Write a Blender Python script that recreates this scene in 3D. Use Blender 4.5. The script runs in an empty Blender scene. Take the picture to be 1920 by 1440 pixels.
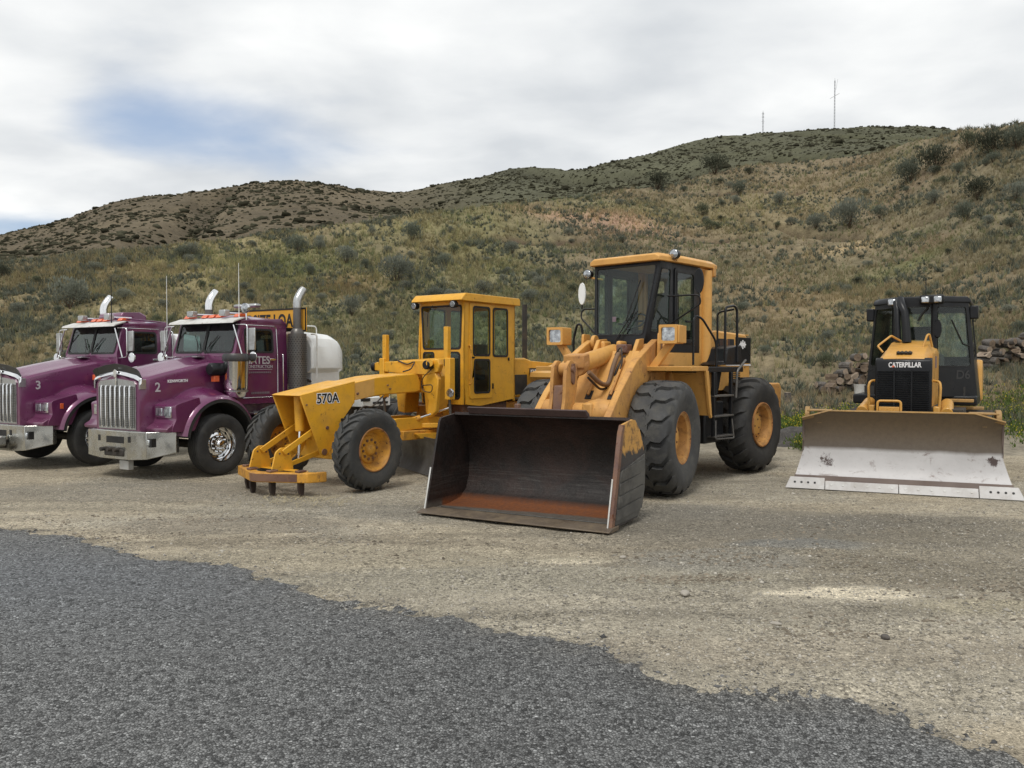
import bpy, bmesh, math, random
import numpy as np
from mathutils import Vector, Matrix
from mathutils.geometry import tessellate_polygon
R=math.radians; PI=math.pi
random.seed(7); rng=np.random.default_rng(11)
S=bpy.context.scene; COL=S.collection
# ---------------------------------------------------------------- camera, world, sun
cam_d=bpy.data.cameras.new('camera'); cam=bpy.data.objects.new('camera',cam_d); COL.objects.link(cam)
HC=1.92; F=1520.0; HOR=682.0
cam.location=(0,0,HC); cam.rotation_euler=(R(90)-math.atan((720-HOR)/F),0,0)
cam_d.sensor_width=36; cam_d.lens=36*F/1920; cam_d.clip_end=3000; cam_d.clip_start=.05
S.camera=cam
SUN_EL=R(58); SUN_AZ=R(200)     # azimuth clockwise from +Y: behind the camera, a little to the left
W=bpy.data.worlds.new('World'); S.world=W; W.use_nodes=True
def world():
    nt=W.node_tree; N=nt.nodes; L=nt.links; N.clear()
    out=N.new('ShaderNodeOutputWorld'); bg=N.new('ShaderNodeBackground'); L.new(bg.outputs[0],out.inputs[0])
    sky=N.new('ShaderNodeTexSky'); sky.sky_type='NISHITA'; sky.sun_disc=False; sky.sun_elevation=SUN_EL; sky.sun_rotation=SUN_AZ
    sky.air_density=1.0; sky.dust_density=1.5
    tc=N.new('ShaderNodeTexCoord')
    sep=N.new('ShaderNodeSeparateXYZ'); L.new(tc.outputs['Generated'],sep.inputs[0])
    def m(op,a,b=None,c=None,clamp=False):
        n=N.new('ShaderNodeMath'); n.operation=op; n.use_clamp=clamp
        for i,v in enumerate((a,b,c)):
            if v is None: continue
            if isinstance(v,(int,float)): n.inputs[i].default_value=v
            else: L.new(v,n.inputs[i])
        return n.outputs[0]
    zc=m('ADD',m('MAXIMUM',sep.outputs[2],0.0),.16)
    cx=m('DIVIDE',sep.outputs[0],zc); cy=m('DIVIDE',sep.outputs[1],zc)
    comb=N.new('ShaderNodeCombineXYZ'); L.new(cx,comb.inputs[0]); L.new(cy,comb.inputs[1])
    def noise(sc,det,rough,dist=0,off=(0,0,0),stretch=(1,1,1)):
        mp=N.new('ShaderNodeMapping'); L.new(comb.outputs[0],mp.inputs[0]); mp.inputs['Location'].default_value=off; mp.inputs['Scale'].default_value=stretch
        n=N.new('ShaderNodeTexNoise'); L.new(mp.outputs[0],n.inputs['Vector']); n.inputs['Scale'].default_value=sc; n.inputs['Detail'].default_value=det
        n.inputs['Roughness'].default_value=rough; n.inputs['Distortion'].default_value=dist; return n.outputs[0]
    def spot(d,p0,p1):
        v=Vector(d).normalized(); vm=N.new('ShaderNodeVectorMath'); vm.operation='DOT_PRODUCT'; L.new(tc.outputs['Generated'],vm.inputs[0]); vm.inputs[1].default_value=v
        mr=N.new('ShaderNodeMapRange'); mr.interpolation_type='SMOOTHSTEP'; L.new(vm.outputs['Value'],mr.inputs[0]); mr.inputs[1].default_value=p0; mr.inputs[2].default_value=p1; return mr.outputs[0]
    n1=noise(1.0,6,.45,.15,(3.1,1.7,0),(1,1.1,1)); n2=noise(2.2,6,.5,.15,(0.4,5,0),(1,1.2,1)); n3=noise(.55,5,.5,.2,(8,2,0))
    # cloud cover thins where the blue shows: low on the left and in one gap
    yy=m('MAXIMUM',sep.outputs[1],.05); az=m('DIVIDE',sep.outputs[0],yy); el=m('DIVIDE',sep.outputs[2],yy)
    def gap(a0,e0,ra,re,w):
        d=m('ADD',m('POWER',m('ABSOLUTE',m('DIVIDE',m('SUBTRACT',az,a0),ra)),2.0),m('POWER',m('ABSOLUTE',m('DIVIDE',m('SUBTRACT',el,e0),re)),2.0)); return m('MULTIPLY',m('EXPONENT',m('MULTIPLY',d,-1.0)),w)
    holes=m('ADD',m('ADD',gap(-.43,.298,.15,.05,.80),gap(-.62,.165,.16,.035,.70)),m('ADD',gap(-.20,.25,.22,.035,.50),gap(.05,.22,.07,.03,.35)))
    thin=m('SUBTRACT',m('ADD',m('MULTIPLY',n1,.75),m('MULTIPLY',n2,.55)),m('MULTIPLY',holes,.62))
    mr=N.new('ShaderNodeMapRange'); mr.interpolation_type='SMOOTHSTEP'; L.new(thin,mr.inputs[0]); mr.inputs[1].default_value=.02; mr.inputs[2].default_value=.48
    cover=mr.outputs[0]
    rp=N.new('ShaderNodeValToRGB'); L.new(m('ADD',m('MULTIPLY',n3,.55),m('MULTIPLY',n2,.45)),rp.inputs[0])
    e=rp.color_ramp.elements; e[0].position=.36; e[0].color=(.55,.575,.60,1); e[1].position=.62; e[1].color=(.86,.865,.855,1)
    sm=N.new('ShaderNodeMixRGB'); sm.blend_type='MULTIPLY'; sm.inputs[0].default_value=1; L.new(sky.outputs[0],sm.inputs[1]); sm.inputs[2].default_value=(.115,.115,.115,1)
    hz=N.new('ShaderNodeMixRGB'); hz.inputs[0].default_value=.55; L.new(sm.outputs[0],hz.inputs[1]); hz.inputs[2].default_value=(.38,.46,.60,1)
    mx=N.new('ShaderNodeMixRGB'); L.new(cover,mx.inputs[0]); L.new(hz.outputs[0],mx.inputs[1]); L.new(rp.outputs[0],mx.inputs[2])
    L.new(mx.outputs[0],bg.inputs[0]); bg.inputs[1].default_value=1.0
world()
sd=bpy.data.lights.new('sun','SUN'); so=bpy.data.objects.new('sun',sd); COL.objects.link(so)
sd.energy=1.5; sd.angle=R(18); sd.color=(1,.96,.9)
so.rotation_euler=(R(90)-SUN_EL,0,PI-SUN_AZ); so.location=(0,0,60)
S.view_settings.view_transform='Standard'; S.view_settings.look='None'; S.view_settings.exposure=.32; S.view_settings.gamma=1
try: S.cycles.max_bounces=8; S.cycles.transparent_max_bounces=12
except Exception: pass
# ---------------------------------------------------------------- noise
def vnoise(x,y,seed=0):
    x=np.asarray(x,float); y=np.asarray(y,float); xi=np.floor(x).astype(np.int64); yi=np.floor(y).astype(np.int64)
    fx=x-xi; fy=y-yi; fx=fx*fx*(3-2*fx); fy=fy*fy*(3-2*fy)
    def h(a,b):
        n=(a*374761393+b*668265263+seed*1442695041)&0xffffffff; n=((n^(n>>13))*1274126177)&0xffffffff; n=n^(n>>16); return (n&0xffff)/65535.
    return (h(xi,yi)*(1-fx)+h(xi+1,yi)*fx)*(1-fy)+(h(xi,yi+1)*(1-fx)+h(xi+1,yi+1)*fx)*fy
def fbm(x,y,sc=1,oct=4,seed=0,g=.5):
    s=0;a=1;t=0
    for i in range(oct): s=s+a*vnoise(np.asarray(x)*sc+17.3*i,np.asarray(y)*sc-9.1*i,seed+i*31); t+=a; a*=g; sc*=2.03
    return s/t
def sst(a,b,x): t=np.clip((x-a)/(b-a),0,1); return t*t*(3-2*t)
# ---------------------------------------------------------------- materials
def nt_new(name):
    m=bpy.data.materials.new(name); m.use_nodes=True; nt=m.node_tree; nt.nodes.clear()
    o=nt.nodes.new('ShaderNodeOutputMaterial'); b=nt.nodes.new('ShaderNodeBsdfPrincipled'); nt.links.new(b.outputs[0],o.inputs[0]); return m,nt,b,o
def c4(c): return (c[0],c[1],c[2],1)
def add_noise(nt,vec,sc,det=5,rough=.55,dist=0):
    n=nt.nodes.new('ShaderNodeTexNoise'); nt.links.new(vec,n.inputs['Vector']); n.inputs['Scale'].default_value=sc; n.inputs['Detail'].default_value=det
    n.inputs['Roughness'].default_value=rough; n.inputs['Distortion'].default_value=dist; return n.outputs[0]
def rng_map(nt,v,a,b,c=0,d=1):
    mr=nt.nodes.new('ShaderNodeMapRange'); nt.links.new(v,mr.inputs[0]); mr.inputs[1].default_value=a; mr.inputs[2].default_value=b; mr.inputs[3].default_value=c; mr.inputs[4].default_value=d; return mr.outputs[0]
def mixc(nt,f,a,b,mode='MIX'):
    n=nt.nodes.new('ShaderNodeMixRGB'); n.blend_type=mode
    for i,v in enumerate((f,a,b)):
        if hasattr(v,'node'): nt.links.new(v,n.inputs[i])
        elif i==0: n.inputs[0].default_value=v
        else: n.inputs[i].default_value=c4(v)
    return n.outputs[0]
def mth(nt,op,a,b=None):
    n=nt.nodes.new('ShaderNodeMath'); n.operation=op
    for i,v in enumerate((a,b)):
        if v is None: continue
        if hasattr(v,'node'): nt.links.new(v,n.inputs[i])
        else: n.inputs[i].default_value=v
    return n.outputs[0]
def paint(name,col,col2=None,rough=.45,metal=0,coat=0,dirt=0.0,dcol=(.16,.12,.08),rust=0.0,rcol=(.10,.035,.015),sc=1,bump=0.0,bsc=60,dust=0.0,rvar=.15):
    m,nt,b,o=nt_new(name); tc=nt.nodes.new('ShaderNodeTexCoord').outputs['Object']
    c=mixc(nt,rng_map(nt,add_noise(nt,tc,1.4*sc,6,.6,.4),.35,.65),col,col2 or tuple(x*.82 for x in col))
    r=rng_map(nt,add_noise(nt,tc,4*sc,5),.3,.7,max(.02,rough-rvar),min(1,rough+rvar))
    if dirt:
        f=mth(nt,'MULTIPLY',rng_map(nt,add_noise(nt,tc,6*sc,9,.7,.5),.46,.70),dirt); c=mixc(nt,f,c,dcol)
        r=mth(nt,'ADD',r,mth(nt,'MULTIPLY',f,.4))
    if dust:
        sp=nt.nodes.new('ShaderNodeSeparateXYZ'); nt.links.new(nt.nodes.new('ShaderNodeTexCoord').outputs['Object'],sp.inputs[0])
        f=mth(nt,'MULTIPLY',rng_map(nt,mth(nt,'ADD',sp.outputs[2],mth(nt,'MULTIPLY',add_noise(nt,tc,5,6),.7)),1.5,.5),dust); f2=nt.nodes.new('ShaderNodeClamp'); nt.links.new(f,f2.inputs[0])
        c=mixc(nt,f2.outputs[0],c,(.27,.23,.17)); r=mth(nt,'ADD',r,mth(nt,'MULTIPLY',f2.outputs[0],.35))
    if rust:
        f=rng_map(nt,add_noise(nt,tc,11*sc,10,.75,.3),.64-rust*.25,.68-rust*.2); c=mixc(nt,f,c,rcol); r=mth(nt,'ADD',r,mth(nt,'MULTIPLY',f,.4))
    nt.links.new(c,b.inputs['Base Color']); nt.links.new(r,b.inputs['Roughness']); b.inputs['Metallic'].default_value=metal
    if coat: b.inputs['Coat Weight'].default_value=coat; b.inputs['Coat Roughness'].default_value=.06
    if bump:
        bp=nt.nodes.new('ShaderNodeBump'); bp.inputs['Strength'].default_value=bump; bp.inputs['Distance'].default_value=.01; nt.links.new(add_noise(nt,tc,bsc,6),bp.inputs['Height']); nt.links.new(bp.outputs[0],b.inputs['Normal'])
    return m
def glass(name,tint=(.62,.72,.66),refl=1.0,dark=0.0):
    m=bpy.data.materials.new(name); m.use_nodes=True; nt=m.node_tree; nt.nodes.clear()
    o=nt.nodes.new('ShaderNodeOutputMaterial'); t=nt.nodes.new('ShaderNodeBsdfTransparent'); t.inputs[0].default_value=c4(tint)
    g=nt.nodes.new('ShaderNodeBsdfGlossy'); g.inputs['Roughness'].default_value=.03; g.inputs[0].default_value=(.9,.95,.95,1)
    d=nt.nodes.new('ShaderNodeBsdfDiffuse'); d.inputs[0].default_value=(.18,.19,.17,1)
    fr=nt.nodes.new('ShaderNodeFresnel'); fr.inputs[0].default_value=1.5
    mx=nt.nodes.new('ShaderNodeMixShader'); gm=nt.nodes.new('ShaderNodeNewGeometry'); nt.links.new(mth(nt,'MULTIPLY',mth(nt,'MULTIPLY',fr.outputs[0],refl),mth(nt,'SUBTRACT',1.0,gm.outputs['Backfacing'])),mx.inputs[0]); nt.links.new(t.outputs[0],mx.inputs[1]); nt.links.new(g.outputs[0],mx.inputs[2])
    m2=nt.nodes.new('ShaderNodeMixShader'); tc=nt.nodes.new('ShaderNodeTexCoord').outputs['Object']
    nt.links.new(rng_map(nt,add_noise(nt,tc,2.5,6,.6),.4,.75,.012,.06),m2.inputs[0]); nt.links.new(mx.outputs[0],m2.inputs[1]); nt.links.new(d.outputs[0],m2.inputs[2])  # thin grey dirt film, also painting a reflected sheen onto the glass
    nt.links.new(m2.outputs[0],o.inputs[0]); return m
M={}
M['purple']=paint('purple_paint',(.150,.026,.098),(.125,.022,.083),.30,.25,coat=.8,dirt=.25,dcol=(.13,.07,.09),rvar=.08,dust=.25)
M['dkpurple']=paint('dark_purple',(.03,.008,.022),None,.5,dirt=.4)
M['lyel']=paint('loader_yellow',(.67,.36,.095),(.60,.31,.075),.5,dirt=.35,dcol=(.36,.18,.06),rust=.02,rcol=(.12,.05,.03),bump=.12)
M['lyelw']=paint('loader_yellow_worn',(.62,.325,.08),(.45,.22,.07),.6,dirt=.6,dcol=(.26,.13,.06),rust=.17,rcol=(.10,.045,.035),bump=.25)
M['lrust']=paint('worn_brown_steel',(.10,.05,.042),(.20,.11,.07),.6,dirt=.6,dcol=(.25,.13,.06),rust=.3,bump=.3)
M['gyel']=paint('grader_yellow',(.74,.385,.030),(.68,.345,.026),.42,dirt=.35,dcol=(.33,.17,.04),rust=.10,rcol=(.09,.035,.015),bump=.1)
M['gyelf']=paint('faded_grader_yellow',(.66,.37,.10),(.60,.33,.08),.5,dirt=.3,dcol=(.33,.17,.04))
M['gyelw']=paint('grader_yellow_worn',(.64,.31,.03),(.5,.24,.03),.5,dirt=.8,dcol=(.2,.1,.04),rust=.20,rcol=(.09,.04,.02),bump=.3)
M['cyel']=paint('dozer_yellow',(.60,.32,.07),(.55,.29,.06),.4,dirt=.35,dcol=(.3,.17,.07),rust=.05)
M['cyelw']=paint('dozer_yellow_dusty',(.42,.24,.07),(.32,.2,.08),.6,dirt=.8,dcol=(.2,.14,.08),rust=.1)
M['black']=paint('black_paint',(.008,.009,.011),(.013,.014,.016),.36,dirt=.12,dcol=(.05,.045,.038))
M['black'].node_tree.nodes['Principled BSDF'].inputs['Specular IOR Level'].default_value=.28
M['blackm']=paint('black_matt',(.014,.014,.014),(.02,.02,.019),.75,dirt=.5,dcol=(.06,.05,.04))
M['chassis']=paint('chassis_black',(.018,.017,.016),(.035,.03,.025),.7,dirt=.8,dcol=(.09,.07,.05))
M['chrome']=paint('chrome',(.82,.83,.84),(.75,.76,.77),.09,1,rvar=.05,dirt=.12,dcol=(.35,.33,.3))
M['alu']=paint('dull_aluminium',(.52,.53,.53),(.44,.44,.43),.32,1,dirt=.5,dcol=(.2,.18,.15))
M['bumper']=paint('bumper_steel',(.60,.60,.57),(.52,.52,.49),.22,1,dirt=.35,dcol=(.25,.23,.19))
M['grey']=paint('grey_steel',(.17,.165,.155),(.12,.115,.11),.42,.6,dirt=.6,dcol=(.12,.1,.08))
M['white']=paint('white_paint',(.80,.82,.81),(.76,.78,.77),.35,dirt=.15,dcol=(.5,.46,.4),coat=.3)
M['dwhite']=paint('dirty_white',(.62,.62,.60),(.5,.5,.48),.5,dirt=.5,dcol=(.35,.3,.24),rust=.05)
M['rubber']=paint('tyre_rubber',(.022,.022,.022),(.034,.033,.032),.75,dirt=.5,dcol=(.085,.08,.07),bump=.3,bsc=40)
M['rubberg']=paint('weathered_tyre_rubber',(.034,.035,.037),(.055,.055,.054),.72,dirt=.6,dcol=(.12,.115,.10),bump=.6,bsc=30)
M['rubberd']=paint('grader_tyre_rubber',(.034,.036,.037),(.052,.052,.050),.72,dirt=.5,dcol=(.11,.10,.085),bump=.5,bsc=40)
M['seal']=paint('window_rubber',(.01,.01,.01),None,.6)
M['int']=paint('cab_interior',(.03,.03,.03),(.05,.048,.045),.8)
M['seat']=paint('seat_fabric',(.02,.02,.022),(.035,.035,.035),.9)
M['lamp']=paint('lamp_glass',(.62,.65,.67),(.22,.23,.25),.12,.75,rvar=.05,sc=9)
M['cap']=paint('dark_grey_metal',(.07,.07,.072),(.045,.045,.046),.45,.4,dirt=.3)
M['deflector']=paint('smoked_plastic',(.022,.023,.025),(.03,.031,.033),.35,dirt=.3,dcol=(.09,.085,.08))
M['orange']=paint('orange_lens',(.75,.13,.03),(.6,.1,.03),.3,coat=.5)
M['letw']=paint('silver_letter',(.50,.47,.50),(.42,.40,.42),.4)
M['letww']=paint('white_letter',(.8,.8,.8),(.72,.72,.72),.5)
M['letk']=paint('black_letter',(.012,.012,.012),None,.5)
M['letg']=paint('grey_letter',(.20,.15,.18),None,.5)
M['signy']=paint('sign_yellow',(.72,.36,.03),(.66,.33,.03),.6,dirt=.2)
M['wood']=paint('cut_wood',(.19,.14,.095),(.11,.082,.06),.85,dirt=.7,dcol=(.12,.08,.05),sc=4)
M['wood2']=paint('pale_cut_wood',(.36,.29,.22),(.2,.15,.11),.85,dirt=.6,dcol=(.2,.14,.1),sc=4)
M['bark']=paint('bark',(.060,.052,.045),(.16,.145,.13),.9,dirt=.8,dcol=(.04,.03,.025),sc=3,bump=.6)
M['stone']=paint('pale_stone',(.36,.33,.28),(.27,.25,.22),.8,dirt=.4)
M['hose']=paint('hydraulic_hose',(.015,.015,.015),(.04,.03,.025),.6,dirt=.4)
M['hoseb']=paint('dusty_brown_hose',(.14,.09,.06),(.22,.13,.07),.7,dirt=.6)
M['wire']=paint('galvanised',(.42,.43,.44),None,.4,.8)
M['glass']=glass('cab_glass',(.86,.92,.89))
M['glassd']=glass('dark_cab_glass',(.52,.58,.56))
M['glassg']=glass('green_cab_glass',(.77,.86,.81))
M['glasst']=glass('truck_glass',(.62,.74,.73),1.3)
M['mirror']=paint('mirror_glass',(.75,.78,.78),None,.04,1,rvar=.02)
# ---------------------------------------------------------------- mesh helpers
XF=[None]     # transform given to parts of a sub-frame (articulated loader front, angled blade)
class MB:
    def __init__(s): s.v=[]; s.f=[]
    def add(s,vs,fs):
        k=len(s.v); s.v+= [tuple(p) for p in vs]; s.f+=[tuple(i+k for i in f) for f in fs]; return s
    def box(s,x0,x1,y0,y1,z0,z1,rot=None,about=None):
        vs=[Vector((x,y,z)) for x in (x0,x1) for y in (y0,y1) for z in (z0,z1)]
        if rot is not None:
            c=Vector(about) if about is not None else Vector(((x0+x1)/2,(y0+y1)/2,(z0+z1)/2)); vs=[rot@(p-c)+c for p in vs]
        return s.add(vs,[(0,1,3,2),(4,6,7,5),(0,4,5,1),(2,3,7,6),(0,2,6,4),(1,5,7,3)])
    def prism(s,poly,ax,lo,hi):
        n=len(poly)
        def P(a,b,t): return {'x':(t,a,b),'y':(a,t,b),'z':(a,b,t)}[ax]
        vs=[P(a,b,lo) for a,b in poly]+[P(a,b,hi) for a,b in poly]
        tri=tessellate_polygon([[Vector((a,b,0)) for a,b in poly]])
        fs=[tuple(t) for t in tri]+[(i[2]+n,i[1]+n,i[0]+n) for i in tri]+[(i,(i+1)%n,(i+1)%n+n,i+n) for i in range(n)]
        return s.add(vs,fs)
    def hexa(s,a,b):    # two quads of 4 points
        return s.add(list(a)+list(b),[(3,2,1,0),(4,5,6,7)]+[(i,(i+1)%4,(i+1)%4+4,i+4) for i in range(4)])
    def loft(s,rings,cap=True,close=True):
        n=len(rings[0]); vs=[p for r in rings for p in r]; fs=[]
        for j in range(len(rings)-1):
            for i in range(n if close else n-1): fs.append((j*n+i,j*n+(i+1)%n,(j+1)*n+(i+1)%n,(j+1)*n+i))
        if cap: fs.append(tuple(range(n-1,-1,-1))); fs.append(tuple((len(rings)-1)*n+i for i in range(n)))
        return s.add(vs,fs)
    def tube(s,path,r,n=8,cap=True):
        path=[Vector(p) for p in path]; rs=r if isinstance(r,(list,tuple)) else [r]*len(path); rings=[]; up=None
        for i,p in enumerate(path):
            d=((path[min(i+1,len(path)-1)]-path[max(i-1,0)])).normalized()
            if up is None: up=Vector((0,0,1)) if abs(d.z)<.9 else Vector((1,0,0))
            a=d.cross(up).normalized(); b=a.cross(d).normalized(); up=b
            rings.append([p+a*rs[i]*math.cos(2*PI*k/n)+b*rs[i]*math.sin(2*PI*k/n) for k in range(n)])
        return s.loft(rings,cap)
    def cyl(s,p0,p1,r0,r1=None,n=20): return s.tube([p0,p1],[r0,r0 if r1 is None else r1],n)
    def lathe(s,prof,o=(0,0,0),ax='y',n=40,cap=False):     # prof: (axial, radius)
        rings=[]
        for a,r in prof:
            ring=[]
            for k in range(n):
                c,d=r*math.cos(2*PI*k/n),r*math.sin(2*PI*k/n)
                p={'y':(c,a,d),'x':(a,c,d),'z':(c,d,a)}[ax]; ring.append((p[0]+o[0],p[1]+o[1],p[2]+o[2]))
            rings.append(ring)
        return s.loft(rings,cap)
    def grid(s,P,nu,nv):
        fs=[(j*nu+i,j*nu+i+1,(j+1)*nu+i+1,(j+1)*nu+i) for j in range(nv-1) for i in range(nu-1)]; return s.add(P,fs)
    def panel(s,outer,holes,f,t):     # flat panel with holes, f(u,v)->3d, t = thickness vector
        loops=[outer]+holes; flat=[p for l in loops for p in l]; n=len(flat); t=Vector(t)
        tri=tessellate_polygon([[Vector((a,b,0)) for a,b in l] for l in loops])
        A=[Vector(f(*p)) for p in flat]; fs=[tuple(i) for i in tri]+[(i[2]+n,i[1]+n,i[0]+n) for i in tri]; k=0
        for l in loops:
            m=len(l); fs+=[(k+i,k+(i+1)%m,k+(i+1)%m+n,k+i+n) for i in range(m)]; k+=m
        return s.add(A+[p+t for p in A],fs)
    def build(s,name,mat,parent=None,bev=0,smooth=35,seg=2):
        me=bpy.data.meshes.new(name); me.from_pydata([tuple(p) for p in s.v],[],s.f); me.validate()
        bm=bmesh.new(); bm.from_mesh(me); bmesh.ops.recalc_face_normals(bm,faces=bm.faces); bm.to_mesh(me); bm.free()
        if smooth:
            me.polygons.foreach_set('use_smooth',[True]*len(me.polygons)); me.set_sharp_from_angle(angle=R(smooth))
        me.materials.append(M[mat] if isinstance(mat,str) else mat)
        o=bpy.data.objects.new(name,me); COL.objects.link(o); par(o,parent)
        if bev:
            b=o.modifiers.new('bevel','BEVEL'); b.width=bev; b.segments=seg; b.limit_method='ANGLE'; b.angle_limit=R(40); b.harden_normals=False
        return o
def par(o,parent):
    if parent is not None:
        o.parent=parent
        if XF[0] is not None and not parent.get('in_xf') : o.matrix_local=XF[0]; o['in_xf']=1
        elif parent.get('in_xf'): o['in_xf']=1
def clean_flags():
    for o in bpy.data.objects:
        if 'in_xf' in o.keys(): del o['in_xf']
def rrect(x0,x1,y0,y1,r,n=4):
    out=[]
    for cx,cy,a in ((x1-r,y0+r,-90),(x1-r,y1-r,0),(x0+r,y1-r,90),(x0+r,y0+r,180)):
        for k in range(n+1): t=R(a+90*k/n); out.append((cx+r*math.cos(t),cy+r*math.sin(t)))
    return out
def rpoly(pts,r,n=3):       # round the corners of a polygon
    out=[];m=len(pts)
    for i in range(m):
        p=Vector(pts[i]); a=Vector(pts[i-1])-p; b=Vector(pts[(i+1)%m])-p; d=min(r,a.length*.45,b.length*.45); a=p+a.normalized()*d; b=p+b.normalized()*d
        for k in range(n+1): t=k/n; out.append(tuple((1-t)**2*a+2*t*(1-t)*p+t*t*b))
    return out
def grow(poly,d):
    c=(sum(p[0] for p in poly)/len(poly),sum(p[1] for p in poly)/len(poly)); xs=[p[0] for p in poly]; ys=[p[1] for p in poly]
    hx=(max(xs)-min(xs))/2; hy=(max(ys)-min(ys))/2; mx=(max(xs)+min(xs))/2; my=(max(ys)+min(ys))/2
    return [(mx+(p[0]-mx)*(hx+d)/hx,my+(p[1]-my)*(hy+d)/hy) for p in poly]
def smoothpath(pts,r=.08,n=4):
    P=[Vector(p) for p in pts]; out=[P[0]]
    for i in range(1,len(P)-1):
        a=P[i-1]-P[i]; b=P[i+1]-P[i]; d=min(r,a.length*.45,b.length*.45); A=P[i]+a.normalized()*d; B=P[i]+b.normalized()*d
        for k in range(n+1): t=k/n; out.append(A*(1-t)**2+P[i]*2*t*(1-t)+B*t*t)
    return out+[P[-1]]
def rod(name,pts,r,mat,parent,rad=.08,n=8): return MB().tube(smoothpath(pts,rad),r,n).build(name,mat,parent,smooth=60)
def window(parent,poly,f,nrm,mat='glass',name='window',frame=.022,lab=None):
    n=Vector(nrm).normalized()
    g=MB().panel(poly,[],lambda u,v:Vector(f(u,v))-n*.012,n*.006).build(name,mat,parent,smooth=0)
    MB().panel(grow(poly,frame*.55),[grow(poly,-frame)],lambda u,v:Vector(f(u,v))-n*.004,n*.012).build('window_seal','seal',g,smooth=0)
    return g
def text(parent,s,size,o,u,v,mat,name='lettering',bold=0.0,ext=.002,space=1.0,sx=1.0,align='LEFT'):
    c=bpy.data.curves.new(name,'FONT'); c.body=s; c.size=size; c.offset=bold; c.extrude=ext; c.space_character=space; c.align_x=align; c.resolution_u=4
    t=bpy.data.objects.new(name,c); COL.objects.link(t); dg=bpy.context.evaluated_depsgraph_get(); dg.update()
    me=bpy.data.meshes.new_from_object(t.evaluated_get(dg)); bpy.data.objects.remove(t)
    u=Vector(u).normalized(); v=Vector(v); v=(v-u*v.dot(u)).normalized(); n=u.cross(v)
    me.transform(Matrix(((u.x*sx,v.x,n.x,o[0]),(u.y*sx,v.y,n.y,o[1]),(u.z*sx,v.z,n.z,o[2]),(0,0,0,1)))); me.materials.clear(); me.materials.append(M[mat])
    ob=bpy.data.objects.new(name,me); COL.objects.link(ob); par(ob,parent); return ob
def thing(name,label,cat,loc,a=None,group=None):
    o=bpy.data.objects.new(name,None); COL.objects.link(o); o.location=loc; o.empty_display_size=.3
    if a is not None: o.rotation_euler=(0,0,-R(90+a))
    o['label']=label; o['category']=cat
    if group: o['group']=group
    return o
def tag(o,label,cat,group=None):
    o['label']=label; o['category']=cat
    if group: o['group']=group
    return o
def struct(o,kind='structure'): o['kind']=kind; return o
def bolts(mb,c,ax,r,n,br,h,a0=0):
    for k in range(n):
        t=a0+2*PI*k/n; d={'y':(math.cos(t)*r,0,math.sin(t)*r),'x':(0,math.cos(t)*r,math.sin(t)*r)}[ax]; p=Vector(c)+Vector(d); q=p+Vector({'y':(0,h,0),'x':(h,0,0)}[ax])
        mb.cyl(p,q,br,br,6)
# ---------------------------------------------------------------- wheels
WC={}
M['barrel']=paint('shaded_dirty_rim_paint',(.40,.20,.06),(.50,.26,.07),.65,dirt=.8,dcol=(.16,.08,.035),rust=.25)  # dirty, rusty barrel paint browned further: recess shade put into the colour
M['rimrust']=paint('rusty_rim_edge',(.33,.14,.05),(.42,.20,.05),.7,dirt=.8,dcol=(.16,.07,.03),rust=.3)
def tyre_prof(w,r,rb):
    h=r-rb
    pts=[(-.34,0),(-.40,.02),(-.455,.25),(-.49,.5),(-.485,.70),(-.45,.86),(-.40,.94),(-.30,.985),(-.15,.997),(0,1)]
    pts=pts+[(-a,b) for a,b in pts[-2::-1]]
    return [(a*w,rb+h*b) for a,b in pts]
def prof_at(pr,y):
    pr=[p for p in pr if p[1]>pr[0][1]+(max(q[1] for q in pr)-pr[0][1])*.5]
    ys=[p[0] for p in pr]; return float(np.interp(y,ys,[p[1] for p in pr]))
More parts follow.
